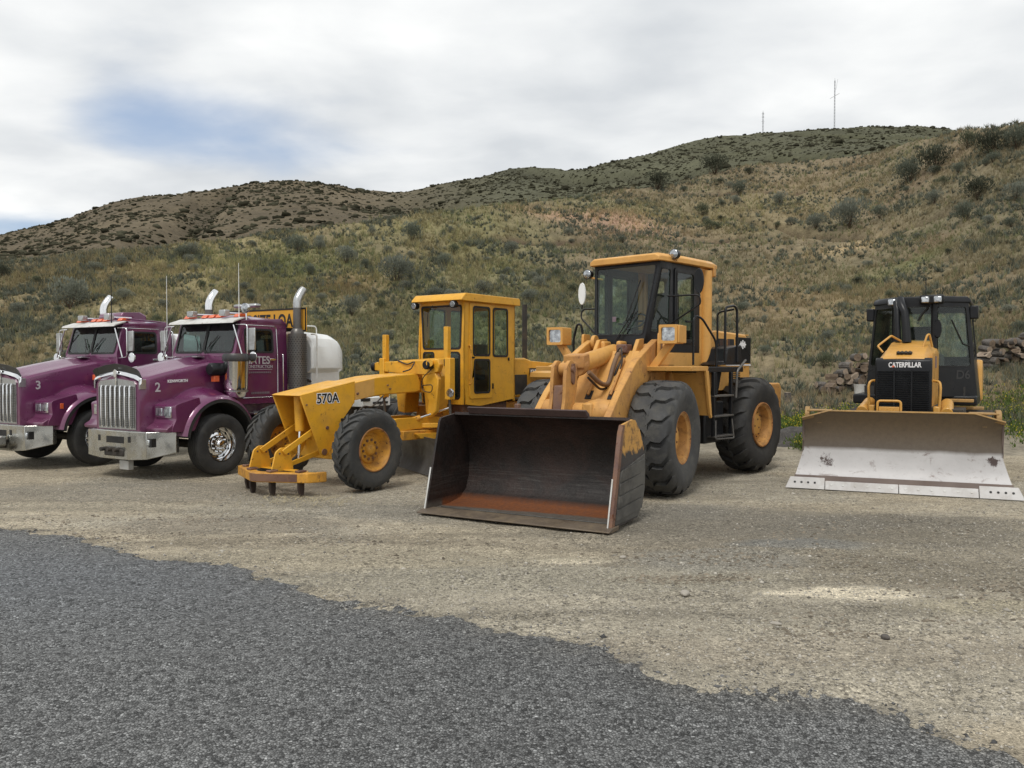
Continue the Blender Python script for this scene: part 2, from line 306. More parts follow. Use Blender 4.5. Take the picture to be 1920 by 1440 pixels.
def wheel_meshes(kind):
    if kind in WC: return WC[kind]
    tm={'truck':'rubber','loader':'rubberg','loader_rear':'rubber','grader':'rubberd','dual':'rubber'}[kind]
    w,r,rb={'truck':(.30,.53,.30),'dual':(.27,.52,.30),'loader':(.70,.84,.36),'loader_rear':(.62,.84,.36),'grader':(.37,.625,.325)}[kind]
    pr=tyre_prof(w,r,rb); t=MB()
    if kind in('truck','dual'):
        pr2=[p for p in pr if p[1]<rb+(r-rb)*.93 and p[0]<0]; g=[]
        for y in (-.40,-.27,-.262,-.238,-.23,-.095,-.087,-.063,-.055,.055,.063,.087,.095,.23,.238,.262,.27,.40):
            d=.012 if round(abs(y),3) in(.262,.238,.087,.063) else 0; g.append((y*w,prof_at(pr,y*w)-d))
        t.lathe(pr2+g+[(-a,b) for a,b in pr2[::-1]],n=56)
    else:
        h={'loader':.05,'loader_rear':.05,'grader':.035}[kind]; base=[(a,b-(h if b>rb+(r-rb)*.9 else h*.6 if b>rb+(r-rb)*.8 else 0)) for a,b in pr]; t.lathe(base,n=72)
        if kind=='grader': nl=21; wd=.085; sk=.33
        elif kind=='loader_rear': nl=18; wd=.155; sk=.22
        else: nl=17; wd=.25; sk=.20
        for side in(-1,1):
            for k in range(nl):
                ph=2*PI*(k+(.5 if side>0 else 0))/nl+random.uniform(-.01,.01); ys=[-.02,.10,.20,.30,.38,.44,.475]; top=[];bot=[]
                for i,yy in enumerate(ys):
                    y=side*yy*w; f=yy/.475; c=ph+sk*(max(f,0)**.8)+(.05*math.sin(f*8) if kind=='loader' else 0); ww=wd*(1.0 if kind!='grader' else .8+.35*f)*(1-.25*(f>.95)); rr=prof_at(pr,y)
                    if yy>=.44: rr-=.004
                    for sgn in(-1,1):
                        a=c+sgn*ww*.5; top.append((rr*math.cos(a),y,rr*math.sin(a))); a2=c+sgn*ww*.58; r2=rr-h*1.25; bot.append((r2*math.cos(a2),y,r2*math.sin(a2)))
                m=len(ys); vs=top+bot; fs=[]
                for i in range(m-1):
                    a,b,c_,d=2*i,2*i+1,2*i+3,2*i+2; T=2*m; fs+=[(a,b,c_,d),(a,d,d+T,a+T),(b,b+T,c_+T,c_)]
                fs+=[(0,2*m,2*m+1,1),(2*m-2,2*m-1,4*m-1,4*m-2)]; t.add(vs,fs)
    def join(nm,items,sm=35):
        me=bpy.data.meshes.new(nm); vs=[];fs=[];mi=[]
        for k,(mb,mat) in enumerate(items):
            n=len(vs); vs+=mb.v; fs+=[tuple(i+n for i in f) for f in mb.f]; mi+=[k]*len(mb.f); me.materials.append(M[mat])
        me.from_pydata([tuple(v) for v in vs],[],fs); bm=bmesh.new(); bm.from_mesh(me); bmesh.ops.recalc_face_normals(bm,faces=bm.faces); bm.to_mesh(me); bm.free()
        me.polygons.foreach_set('material_index',mi); me.polygons.foreach_set('use_smooth',[True]*len(mi)); me.set_sharp_from_angle(angle=R(sm)); return me
    def mesh(mb,nm,mat,sm=35):
        o=mb.build(nm,mat,None,smooth=sm); me=o.data; bpy.data.objects.remove(o); return me
    res={'tyre':mesh(t,'tyre',tm)}
    rim=MB(); hub=MB(); nuts=MB()
    if kind=='truck':
        rim.lathe([(-.10,rb+.005),(.105,rb+.008),(.122,rb-.002),(.120,rb-.018),(.09,rb-.028),(.03,rb-.04),(.012,rb-.062),(.03,.215),(.045,.16)],n=48)
        for k in range(10):
            a=2*PI*k/10; p=Vector((.222*math.cos(a),.026,.222*math.sin(a))); nuts.cyl(p,p+Vector((0,.008,0)),.018,.018,10)
        hub.lathe([(.045,.17),(.05,.165),(.055,.10),(.10,.085),(.125,.06),(.135,.0)],n=32)
        bolt=MB(); bolts(bolt,(0,.045,0),'y',.135,10,.017,.045,.3); mats=('chrome','chrome'); 
        res['hub']=join('wheel',[(hub,'chrome'),(bolt,'chrome')]); res['rim']=join('rim',[(rim,'chrome'),(nuts,'seal')])
    elif kind=='dual':
        rim.lathe([(.095,rb+.008),(.11,rb-.0),(.09,rb-.03),(-.02,rb-.05),(-.05,.2),(-.04,.14)],n=40); hub.lathe([(-.04,.15),(.06,.1),(.10,.08),(.11,0)],n=24)
        res['hub']=mesh(hub,'wheel','grey'); res['rim']=mesh(rim,'rim','alu')
    elif kind.startswith('loader'):
        rm='lyelw' if kind=='loader' else 'lyelw'
        k=.045; rim.lathe([(-.2,rb+.0),(.19+k,rb+.03),(.225+k,rb+.035),(.235+k,rb+.015),(.215+k,rb-.01),(.20+k,rb-.03),(.15,rb-.045),(.12,rb-.055),(.115,.27)],n=56); ring=MB().lathe([(.205,rb+.03),(.242,rb+.038),(.284,rb+.036),(.288,rb+.018),(.276,rb+.006)],n=56)
        hub.lathe([(.112,.29),(.115,.20),(.15,.185),(.165,.16),(.168,0)],n=36); bolt=MB(); bolts(bolt,(0,.115,0),'y',.235,16,.013,.018); bolts(bolt,(0,.166,0),'y',.09,3,.016,.01)
        res['hub']=join('wheel',[(hub,'lyel'),(bolt,'lrust')]); res['rim']=join('rim',[(rim,'barrel'),(ring,'rimrust')])
    else:
        rim.lathe([(-.12,rb),(.125,rb+.012),(.15,rb+.010),(.155,rb-.01),(.13,rb-.025),(.06,rb-.05),(.02,.25),(.012,.22),(.035,.20),(.04,.09)],n=48)
        hub.lathe([(.04,.10),(.05,.095),(.085,.075),(.10,.05),(.105,0)],n=28); bolt=MB(); bolts(bolt,(0,.03,0),'y',.145,10,.021,.022)
        ring=MB().lathe([(.128,rb+.010),(.150,rb+.014),(.160,rb+.006),(.161,rb-.006),(.152,rb-.012)],n=48); res['hub']=join('wheel',[(hub,'gyelw'),(bolt,'lrust')]); res['rim']=join('rim',[(rim,'gyelw'),(ring,'rimrust')])
    WC[kind]=res; return res
def wheel(parent,kind,x,y,z,side,spin=0,steer=0):
    ms=wheel_meshes(kind); w=bpy.data.objects.new('wheel',ms['hub']); COL.objects.link(w); w.parent=parent
    mt=Matrix.Translation((x,y,z))@Matrix.Rotation((0 if side>0 else PI)+steer,4,'Z')@Matrix.Rotation(spin,4,'Y')
    if XF[0] is not None: mt=XF[0]@mt
    w.matrix_local=mt
    for k in ('tyre','rim'):
        if k in ms:
            o=bpy.data.objects.new(k,ms[k]); COL.objects.link(o); o.parent=w
    return w
# ---------------------------------------------------------------- purple trucks
def make_truck(loc,a,num,label,second):
    XF[0]=None
    t=thing('purple_truck',label,'truck',loc,a)
    # hood
    secs=[(1.17,.59,.80,1.62,1.72),(1.10,.605,.80,1.665,1.775),(.95,.61,.80,1.71,1.83),(.6,.61,.95,1.79,1.91),(.2,.62,1.15,1.875,1.99),(-.2,.655,1.2,1.95,2.06),(-.58,.71,1.2,2.0,2.10)]
    rings=[]
    for x,hw,zb,zs,zc in secs:
        h=[(hw,zb),(hw,zb+.3*(zs-zb)),(hw,zs-.10),(hw-.012,zs-.04),(hw-.05,zs),(hw-.12,zs+.022),(hw*.55,zs+.35*(zc-zs)),(hw*.30,zc-.012),(0,zc)]
        rings.append([(x,y,z) for y,z in h]+[(x,-y,z) for y,z in h[-2::-1]])
    hood=MB().loft(rings).build('hood','purple',t,smooth=28)
    for s in(-1,1): MB().box(-.30,-.12,s*.30-.07,s*.30+.07,2.035,2.05).build('hood_vent','alu',hood,.004)
    # grille
    gy=lambda z:.455
    gp=[(-.51,.83),(.51,.83),(.51,1.58),(.46,1.63),(0,1.675),(-.46,1.63),(-.51,1.58)]
    g=MB().panel(gp,[],lambda u,v:(1.172,u,v),(.012,0,0))
    g=g.build('grille','alu',hood,smooth=0)
    mb=MB()
    for k in range(17): y=-.48+.06*k; mb.box(1.18,1.192,y-.004,y+.004,.86,1.53)
    for k in range(23): z=.87+.03*k; mb.box(1.18,1.19,-.485,.485,z-.005,z+.005)
    mb.build('grille_mesh','grey',g,smooth=0)
    mb=MB()
    for k in range(7): y=-.39+.13*k; mb.tube([(1.195,y,.86),(1.215,y,.88),(1.215,y,1.52),(1.20,y,1.555)],.0135,8)
    mb.build('grille_bars','chrome',g)
    # black bug deflector with pale trim and badge
    arc=[(-.64,1.52),(-.63,1.66),(-.56,1.70),(-.27,1.75),(0,1.77),(.27,1.75),(.56,1.70),(.63,1.66),(.64,1.52)]
    up=[(y*1.02,z+.135+.02*(1-abs(y)/.64)) for y,z in arc]
    def band(lo,hi,x0,x1,xt,name,mat):
        r=[]
        for (y0,z0),(y1,z1) in zip(lo,hi): r.append([(x0,y0,z0),(x0+xt,y0,z0),(x1+xt,y1,z1),(x1,y1,z1)])
        return MB().loft(r).build(name,mat,hood,.003)
    band([p for p in arc[1:-1]],[p for p in up[1:-1]],1.13,1.20,.008,'bug_deflector','deflector')
    low=[(-.635,1.56),(-.62,1.63),(-.48,1.68),(-.2,1.725),(-.03,1.745)]; hi=[(-.645,1.60),(-.635,1.68),(-.52,1.73),(-.25,1.775),(-.03,1.80)]
    for s in(-1,1): band([(y*s,z) for y,z in low],[(y*s,z) for y,z in hi],1.183,1.15,.012,'chrome_trim','chrome')
    for s in(-1,1): MB().box(1.07,1.19,s*.615-.012,s*.615+.016,1.50,1.66).build('trim_bracket','alu',hood,.004)
    MB().prism([(-.035,1.69),(.035,1.69),(.05,1.80),(0,1.83),(-.05,1.80)],'x',1.19,1.215).build('badge','chrome',hood,.006)
    MB().prism([(-.012,1.56),(.012,1.56),(.018,1.69),(-.018,1.69)],'x',1.19,1.2).build('badge_stem','chrome',hood,.003)
    text(hood,num,.215,(.90,.617,1.455),(-1,0,.0),(0,0,1),'letw','fleet_number',.004)
    if not second: text(hood,'KENWORTH',.068,(.66,.618,1.60),(-1,0.03,0.02),(0,0,1),'letww','name_badge',.002,sx=1.0)
    else:
        mb=MB()
        for k in range(8): mb.cyl((.70-k*.045,.612,1.60),(.70-k*.045,.620,1.60),.006,.006,8)
        mb.build('badge_holes','seal',hood)
    # fenders and headlights
    for s in(-1,1):
        rings=[]
        for k in range(25):
            th=R(8+k*7.0); cx,cz=.03,.62; rx,rz=.78,.77; bl=math.sin(math.pi*k/24)
            prof=[(.50,-.01+.10*bl),(.66,.02+.11*bl),(.80,.02+.07*bl),(.95,.02+.02*bl),(1.10,.0),(1.18,-.03),(1.215,-.075),(1.205,-.085),(1.16,-.055),(.95,-.03),(.6,-.03)]
            rings.append([(cx+(rx+d)*math.cos(th),s*y,cz+(rz+d)*math.sin(th)) for y,d in prof])
        f=MB().loft(rings).build('fender','purple',t,smooth=40)
        rings=[]
        for k in range(25):
            th=R(6+k*7.1); rings.append([(.03+(.78+d)*math.cos(th),s*y,.62+(.77+d)*math.sin(th)) for y,d in ((1.207,-.07),(1.212,-.135),(1.17,-.14),(.62,-.10),(.6,-.035))])
        MB().loft(rings,cap=False).build('fender_edge','blackm',f)
        MB().prism(rpoly([(.98,.80),(.97,.88),(.90,1.00),(.915,1.235),(.80,1.275),(.45,1.36),(.40,1.12),(.55,.80)],.03),'y',s*.56 if s>0 else -1.165,s*1.165 if s>0 else -.56).build('headlight_pod','purple',t,.03)
        MB().prism([(1.06,.80),(1.07,.86),(.92,.95),(.8,.80)],'y',min(s*.57,s*1.14),max(s*.57,s*1.14)).build('valance','purple',t,.015)
        hb=MB().box(.88,.93,s*.86-.205,s*.86+.205,1.03,1.215).build('headlight','chrome',t,.008)
        for q in(-1,1): MB().box(.925,.94,s*.86+q*.10-.08,s*.86+q*.10+.08,1.06,1.185).build('lens','lamp',hb,.012)
        if second: MB().box(.70,.76,s*1.165-.004,s*1.165+.012,1.10,1.2).build('side_marker','orange',f,.004)
        MB().box(-.23,-.11,s*.80-.05,s*.80+.04,1.60,1.71).build('turn_signal','orange',f,.012)
    # bumper
    pl=[(.86,-1.10),(1.20,-.80),(1.235,-.4),(1.235,.4),(1.20,.80),(.86,1.10)]; zb=[.46,.36,.33,.33,.36,.46]
    rings=[[(x,y,z),(x,y,.80),(x-.03,y*.985,.815),(x-.09,y*.96,.80),(x-.09,y*.96,z)] for (x,y),z in zip(pl,zb)]
    b=MB().loft(rings).build('bumper','bumper',t,.006)
    mb=MB(); mb.box(1.232,1.238,-.22,.26,.60,.71)
    for y in(-.42,.40): mb.box(1.228,1.239,y-.03,y+.03,.62,.72)
    mb.build('bumper_opening','seal',b)
    MB().box(1.02,1.175,.66,.90,.56,.70).build('fog_light_recess','seal',b,0,smooth=0)
    MB().box(1.10,1.195,.78,.86,.58,.68).build('fog_light','lamp',b,.01)
    MB().box(1.05,1.26,-.26,.26,.38,.50).build('tow_hitch','chassis',t,.02)
    mb=MB()
    for y in(-.18,.0,.18): mb.cyl((1.2,y-.05,.50),(1.34,y-.05,.49),.035,.035,10)
    mb.build('tow_pin','chassis',t)
    if not second: MB().box(1.02,1.12,-.05,.20,.14,.30).build('hanging_plate','dwhite',t,.01)
    else:
        MB().tube(smoothpath([(1.2,-.5,.42),(1.4,-.1,.38),(1.5,.18,.36)],.1),.06,10).build('tow_bar','grey',t)
        MB().box(1.28,1.52,.12,.36,.42,.62,rot=Matrix.Rotation(.4,3,'Z')).build('tow_bar_head','alu',t,.04); MB().cyl((1.36,-.02,.38),(1.58,.2,.40),.07,.06,14).build('tow_bar_knob','dwhite',t,.01)
    # cab
    zb=1.18; cr=-1.80; fw=lambda z:-.54-(z-2.12)*.28 if z>2.12 else -.54
    hw=lambda z:.88-max(0,z-2.1)*.07
    side=[(-.56,1.18),(-1.80,1.18),(-1.80,2.68),(-1.70,2.78),(-.72,2.72),(-.54,2.12),(-.56,1.9)]
    win=rrect(-1.42,-.76,2.13,2.56,.06)
    wdoor=win
    for s in(-1,1):
        MB().panel(side,[win],lambda u,v:(u,s*hw(v),v),(0,-s*.03,0)).build('cab_side','purple',t,.006)
        d=MB().panel(rpoly([(-.64,1.30),(-1.52,1.30),(-1.52,2.63),(-.78,2.63),(-.64,2.2)],.08),[grow(win,.004)],lambda u,v:(u,s*(hw(v)+.014),v),(0,-s*.012,0)).build('door','purple',t,.006)
        rod('door_trim',[(-.64,s*.90,1.30),(-1.52,s*.90,1.30),(-1.52,s*.90,2.1),(-1.52,s*.86,2.63),(-.78,s*.86,2.63)],.007,'chrome',d,.06,6)
        MB().box(-1.46,-1.32,s*.90-.01,s*.90+.02,1.98,2.02).build('door_handle','chrome',d,.006)
        window(d,win,lambda u,v:(u,s*(hw(v)+.01),v),(0,s,0),'glassd')
    # front wall and windscreen
    ws=[rrect(-.79,-.01,2.125,2.665,.06),rrect(.01,.79,2.125,2.665,.06)]
    MB().panel([(-.88,2.05),(.88,2.05),(.84,2.72),(-.84,2.72)],ws,lambda u,v:(fw(v),u,v),(-.035,0,0)).build('windscreen_frame','purple',t,.006)
    for w_ in ws: window(t,w_,lambda u,v:(fw(v),u,v),(1,0,.34),'glasst','windscreen')
    MB().prism([(-.875,1.25),(.875,1.25),(.88,2.10),(-.88,2.10)],'x',-.64,-.545).build('cowl','purple',t,.02)
    rr=[]
    for y in np.linspace(-1,1,11):
        d=1-abs(y)**3.5; yy=y*.85
        rr.append([(-.70,yy,2.70),(-.75,yy,2.70+.09*d),(-1.0,yy,2.72+.12*d),(-1.65,yy,2.72+.10*d),(-1.79,yy,2.70+.04*d),(-1.79,yy,2.68),(-.70,yy,2.68)])
    MB().loft(rr).build('roof','purple',t,smooth=50)
    MB().panel([(-.87,1.18),(.87,1.18),(.83,2.72),(-.83,2.72)],[rrect(-.62,-.1,2.1,2.5,.06),rrect(.1,.62,2.1,2.5,.06)],lambda u,v:(-1.80,u,v),(.03,0,0)).build('cab_back','purple',t,.004)
    for w_ in (rrect(-.62,-.1,2.1,2.5,.06),rrect(.1,.62,2.1,2.5,.06)): window(t,w_,lambda u,v:(-1.80,u,v),(-1,0,0),'glass','rear_window')
    MB().prism([(-.73,2.77),(-.50,2.695),(-.47,2.655),(-.485,2.655),(-.52,2.675),(-.75,2.75)],'y',-.90,.90).build('sun_visor','dwhite',t,.004)
    # interior
    MB().box(-1.78,-.62,-.82,.82,1.2,1.55).build('cab_floor','int',t); 
    MB().prism([(-.65,1.6),(-.65,2.08),(-.80,2.10),(-.9,1.9),(-.9,1.6)],'y',-.82,.82).build('dashboard','int',t,.02)
    for y in(-.45,.45):
        st=MB().box(-1.6,-1.12,y-.25,y+.25,1.55,1.75).build('seat','seat',t,.04); MB().box(-1.7,-1.56,y-.24,y+.24,1.75,2.4).build('seat_back','seat',st,.05)
    sw=MB().lathe([(.016*math.cos(q),.21+.016*math.sin(q)) for q in np.linspace(0,2*PI,9)],ax='x',n=32); sw.box(-.01,.01,-.2,.2,-.015,.015); swo=sw.build('steering_wheel','black',t); swo.matrix_local=Matrix.Translation((-.92,.43,2.12))@Matrix.Rotation(R(-35),4,'Y')
    # wipers
    for y0,y1 in((-.10,-.42),(.10,.48)):
        w=MB().tube([(-.505,y0,2.10),(-.565,y1*.45,2.34)],.007,6).build('wiper','seal',t); MB().tube([(-.545,y1*.25,2.2),(-.61,y1*.72,2.44)],.008,6).build('wiper_blade','seal',w)
    # roof lights, horns
    for y in(-.70,-.20,0,.20,.70):
        MB().prism([(-.70,2.775),(-.76,2.84),(-.88,2.84),(-.94,2.79)],'y',y-.07,y+.07).build('roof_light','orange',t,.012)
    for y in(-.45,.45):
        h=MB().box(-.72,-.60,y-.085,y+.085,2.80,2.91).build('horn','alu',t,.015); MB().cyl((-.62,y,2.85),(-1.15,y,2.86),.022,.018,10).build('horn_tube','chrome',h)
    # mirrors
    for s in(-1,1):
        y=s*1.15; x=-.58
        fr=rod('mirror_frame',[(x,s*.86,2.63),(x,y,2.62),(x,y,2.05),(x,s*.88,2.03)],.011,'chrome',t,.06)
        rod('mirror_brace',[(-.52,s*.86,2.62),(-.50,s*1.12,2.05)],.012,'chrome',fr)
        m_=MB().box(x-.05,x-.015,y-.10+s*.07,y+.10+s*.07,2.16,2.56).build('mirror','alu',t,.012); MB().cyl((x-.0,y+s*.14,2.04),(x-.05,y+s*.14,2.04),.10,.07,20).build('round_mirror','chrome',m_,.006)
    # chassis
    mb=MB()
    for s in(-1,1): mb.box(-7.2,1.12,s*.40-.04,s*.40+.04,.72,.98)
    for x in(.9,-1.5,-3,-4.5,-6.2): mb.box(x-.06,x+.06,-.4,.4,.74,.95)
    mb.box(.55,1.08,-.62,.62,.60,.80).box(-.45,.7,-.5,.5,.9,1.3)
    mb.build('chassis','chassis',t,.01)
    MB().cyl((0,-1.0,.50),(0,1.0,.50),.075,.075,14).build('front_axle','chassis',t)
    MB().box(-.9,.95,-.55,.55,.95,1.5).build('engine','chassis',t,.05)
    MB().box(-1.80,-.60,-.86,.86,1.0,1.2).build('cab_sill','dkpurple',t,.02)
    for s in(-1,1):
        MB().cyl((-.95,s*.78,.78),(-1.9,s*.78,.78),.28,.28,28).build('fuel_tank','alu',t,.02)
        MB().box(-1.15,-.75,s*.62,s*1.12,1.0,1.03).build('step','alu',t,.005)
    wheel(t,'truck',0,1.05,.53,1,.2,R(0)); wheel(t,'truck',0,-1.05,.53,-1,.5,R(0))
    for x in(-5.45,-6.8):
        MB().cyl((x,-1,.52),(x,1,.52),.09,.09,12).build('rear_axle','chassis',t)
        for s in(-1,1): wheel(t,'dual',x,s*1.05,.52,s); wheel(t,'dual',x,s*.75,.52,s)
    # grab bars behind the door
    for s in(-1,1): rod('grab_bar',[(-1.62,s*.88,2.1),(-1.62,s*.94,2.1),(-1.62,s*.94,1.28),(-1.62,s*.88,1.28)],.012,'chrome',t,.04)
    if second: rod('grab_bar',[(-1.70,.84,2.60),(-1.74,.97,2.60),(-1.74,.97,1.95),(-1.70,.88,1.95)],.013,'chrome',t,.08)
    # air cleaners and exhausts
    if not second:
        for s in(1,):
            ac=MB().lathe([(1.30,0),(1.30,.11),(1.34,.16),(1.50,.205),(2.0,.22),(2.02,.228),(2.05,.228)],o=(-.47,s*.98,0),ax='z',n=40).build('air_cleaner','chrome',t,smooth=40)
            MB().lathe([(1.96,.226),(1.98,.234),(2.06,.234),(2.10,.21),(2.105,0)],o=(-.47,s*.98,0),ax='z',n=40).build('air_cleaner_cap','cap',ac,smooth=40)
            MB().lathe([(1.42,.205),(1.45,.208)],o=(-.47,s*.98,0),ax='z',n=40).build('clamp_band','alu',ac)
            MB().lathe([(-.10,0),(-.10,.09),(-.06,.115),(.17,.115),(.20,.09),(.20,.0)],o=(-.24,s*.80,1.82),ax='x',n=28).build('air_intake','black',ac,smooth=40)
    for s in((1,-1) if not second else (-1,)):
        x,y=(-1.93,1.0) if s>0 else (-1.42,-.92)
        mb=MB()
        for j in range(26):
            for k in range(20):
                th=2*PI*(k+.5*(j%2))/20; mb.box(-.011,.011,-.002,.002,-.008,.008,rot=Matrix.Rotation(th+PI/2,3,'Z'),about=(0,0,0)); n=8
                for q in range(len(mb.v)-8,len(mb.v)): v=mb.v[q]; mb.v[q]=(v[0]+x+.176*math.cos(th),v[1]+y+.176*math.sin(th),v[2]+1.38+j*.042)
        body=MB().cyl((x,y,1.32),(x,y,2.50),.175,.175,36); nb=len(body.f); body.add(mb.v,mb.f); sh=body.build('exhaust_shield','grey',t); sh.data.materials.append(M['seal'])
        for p in sh.data.polygons:
            if len(p.vertices)==4 and p.area<.0006: p.material_index=1
        MB().lathe([(2.50,.13),(2.56,.12),(2.60,.085),(2.66,.085)],o=(x,y,0),ax='z',n=28).build('exhaust_collar','grey',sh)
        ex=MB().tube([(x,y,2.55),(x,y,3.0)],.075,20).build('exhaust_pipe','grey',t); MB().tube([(x,y,3.0),(x,y,3.10),(x-.02,y,3.17),(x-.06,y,3.24),(x-.12,y,3.32),(x-.17,y,3.375)],[.077,.078,.078,.077,.075,.07],20).build('exhaust_tip','alu' if s>0 else 'chrome',ex)
    # tank body
    sec=[(-1.0,1.74),(-1.10,1.83),(-1.10,2.26),(-1.02,2.42),(-.85,2.52),(-.4,2.57),(0,2.58),(.4,2.57),(.85,2.52),(1.02,2.42),(1.10,2.26),(1.10,1.83),(1.0,1.74)]
    rings=[]
    tx=.34 if second else 0
    for x,k in((-2.22,.93),(-2.26,1.0),(-2.75,1.0),(-2.90,.985),(-3.03,.94),(-3.13,.86),(-3.19,.76),(-3.21,.66)): rings.append([(x+tx,y*(.6+.4*k),1.74+(z-1.74)*k) for y,z in sec])
    tk=MB().loft(rings).build('tank','white',t,.01,smooth=30)
    MB().box(-3.1,-2.3,-1.0,1.0,1.50,1.76).build('tank_cradle','white',t,.02); MB().box(-4.9,-4.0,-.85,.85,.98,1.18).build('rear_deck','white',t,.01)
    rod('tank_rail',[(-2.28,.75,2.45),(-2.28,.75,2.68),(-2.7,.75,2.68),(-2.7,.75,2.48)],.012,'white',tk); rod('tank_ladder_rail',[(-2.25,1.05,2.5),(-2.28,1.17,2.5),(-2.28,1.17,1.6)],.015,'dwhite',tk)
    mb=MB(); mb.box(-4.8,-4.3,.86,.87,1.03,1.08).box(-4.2,-3.9,.86,.87,1.1,1.17); mb.build('deck_marking','seal',t)
    mb=MB(); mb.tube(smoothpath([(-2.1,.8,1.55),(-2.2,.95,1.62),(-2.35,.98,1.55),(-2.5,.95,1.5)],.05),.025,8); mb.build('air_hose','hose',t)
    MB().cyl((-3.2,.85,1.82),(-3.25,.95,1.82),.045,.045,14).build('tank_light','chrome',t)
    if not second:
        g=text(t,'GATES',.20,(-.72,.905,1.92),(-1,0,0),(0,0,1),'letw','door_lettering',.003,sx=1.02); text(t,'CONSTRUCTION',.082,(-.75,.905,1.84),(-1,0,0),(0,0,1),'letw','door_lettering',.0,sx=1.0)
        MB().box(-1.38,-.72,.900,.904,1.812,1.820).build('lettering_line','letw',t); mb=MB()
        for k in range(13): mb.box(-1.32+.045*k-.03,-1.32+.045*k,.900,.904,1.745,1.775)
        mb.build('small_lettering','letg',t); mb=MB()
        for k in range(11): mb.box(-1.28+.04*k-.028,-1.28+.04*k,.900,.904,1.36,1.40)
        mb.build('small_lettering','letg',t)
        # warning board behind the cab
        sg=MB().box(-2.06,-2.04,-1.10,1.13,2.55,3.01).build('warning_board','signy',t,.004)
        MB().panel([(-1.10,2.55),(1.13,2.55),(1.13,3.01),(-1.10,3.01)],[[(-1.07,2.58),(1.10,2.58),(1.10,2.98),(-1.07,2.98)]],lambda u,v:(-2.039,u,v),(.006,0,0)).build('board_border','letk',sg)
        text(sg,'OVERSIZE LOAD',.36,(-2.036,-1.04,2.65),(0,1,0),(0,0,1),'letk','board_lettering',.008,sx=.755)
        MB().box(-2.04,-1.82,-.9,.8,2.55,2.62).build('board_rack','black',t,.01)
        sp=MB().lathe([(-.05,0),(-.05,.05),(0,.09),(.05,.095)],o=(-.78,.90,2.93),ax='x',n=24).build('spot_light','chrome',t); MB().lathe([(.05,.088),(.062,.05),(.066,0)],o=(-.78,.90,2.93),ax='x',n=24).build('lens','lamp',sp); MB().cyl((-.78,.90,2.72),(-.78,.90,2.86),.015).build('bracket','chrome',sp)
        MB().box(-1.3,-1.15,.10,.72,2.98,3.05).build('beacon_bar','alu',t,.03)
        MB().tube([(-.70,.80,2.72),(-.70,.80,3.75)],[.008,.004],6).build('antenna','white',t)
    else:
        MB().prism([(-1.0,2.78),(-.93,2.88),(-.98,2.97),(-1.40,2.99),(-1.52,2.93),(-1.55,2.78)],'y',-.36,.42).build('roof_box','purple',t,.03)
        rod('roof_rail',[(-.8,-.6,2.82),(-.8,.78,2.82),(-1.7,.78,2.78)],.014,'purple',t)
        MB().tube([(-.62,.60,2.70),(-.62,.60,3.66)],[.011,.007],6).build('antenna','black',t); MB().tube([(-1.66,.90,2.3),(-1.66,.90,3.75)],[.008,.004],6).build('antenna','white',t)
    return t
make_truck((-6.01,14.58,0),31,'2','purple truck numbered 2 with white tank and yellow warning board behind its cab',False)
make_truck((-8.82,15.97,0),31,'3','purple truck numbered 3 with a purple box on its cab roof',True)
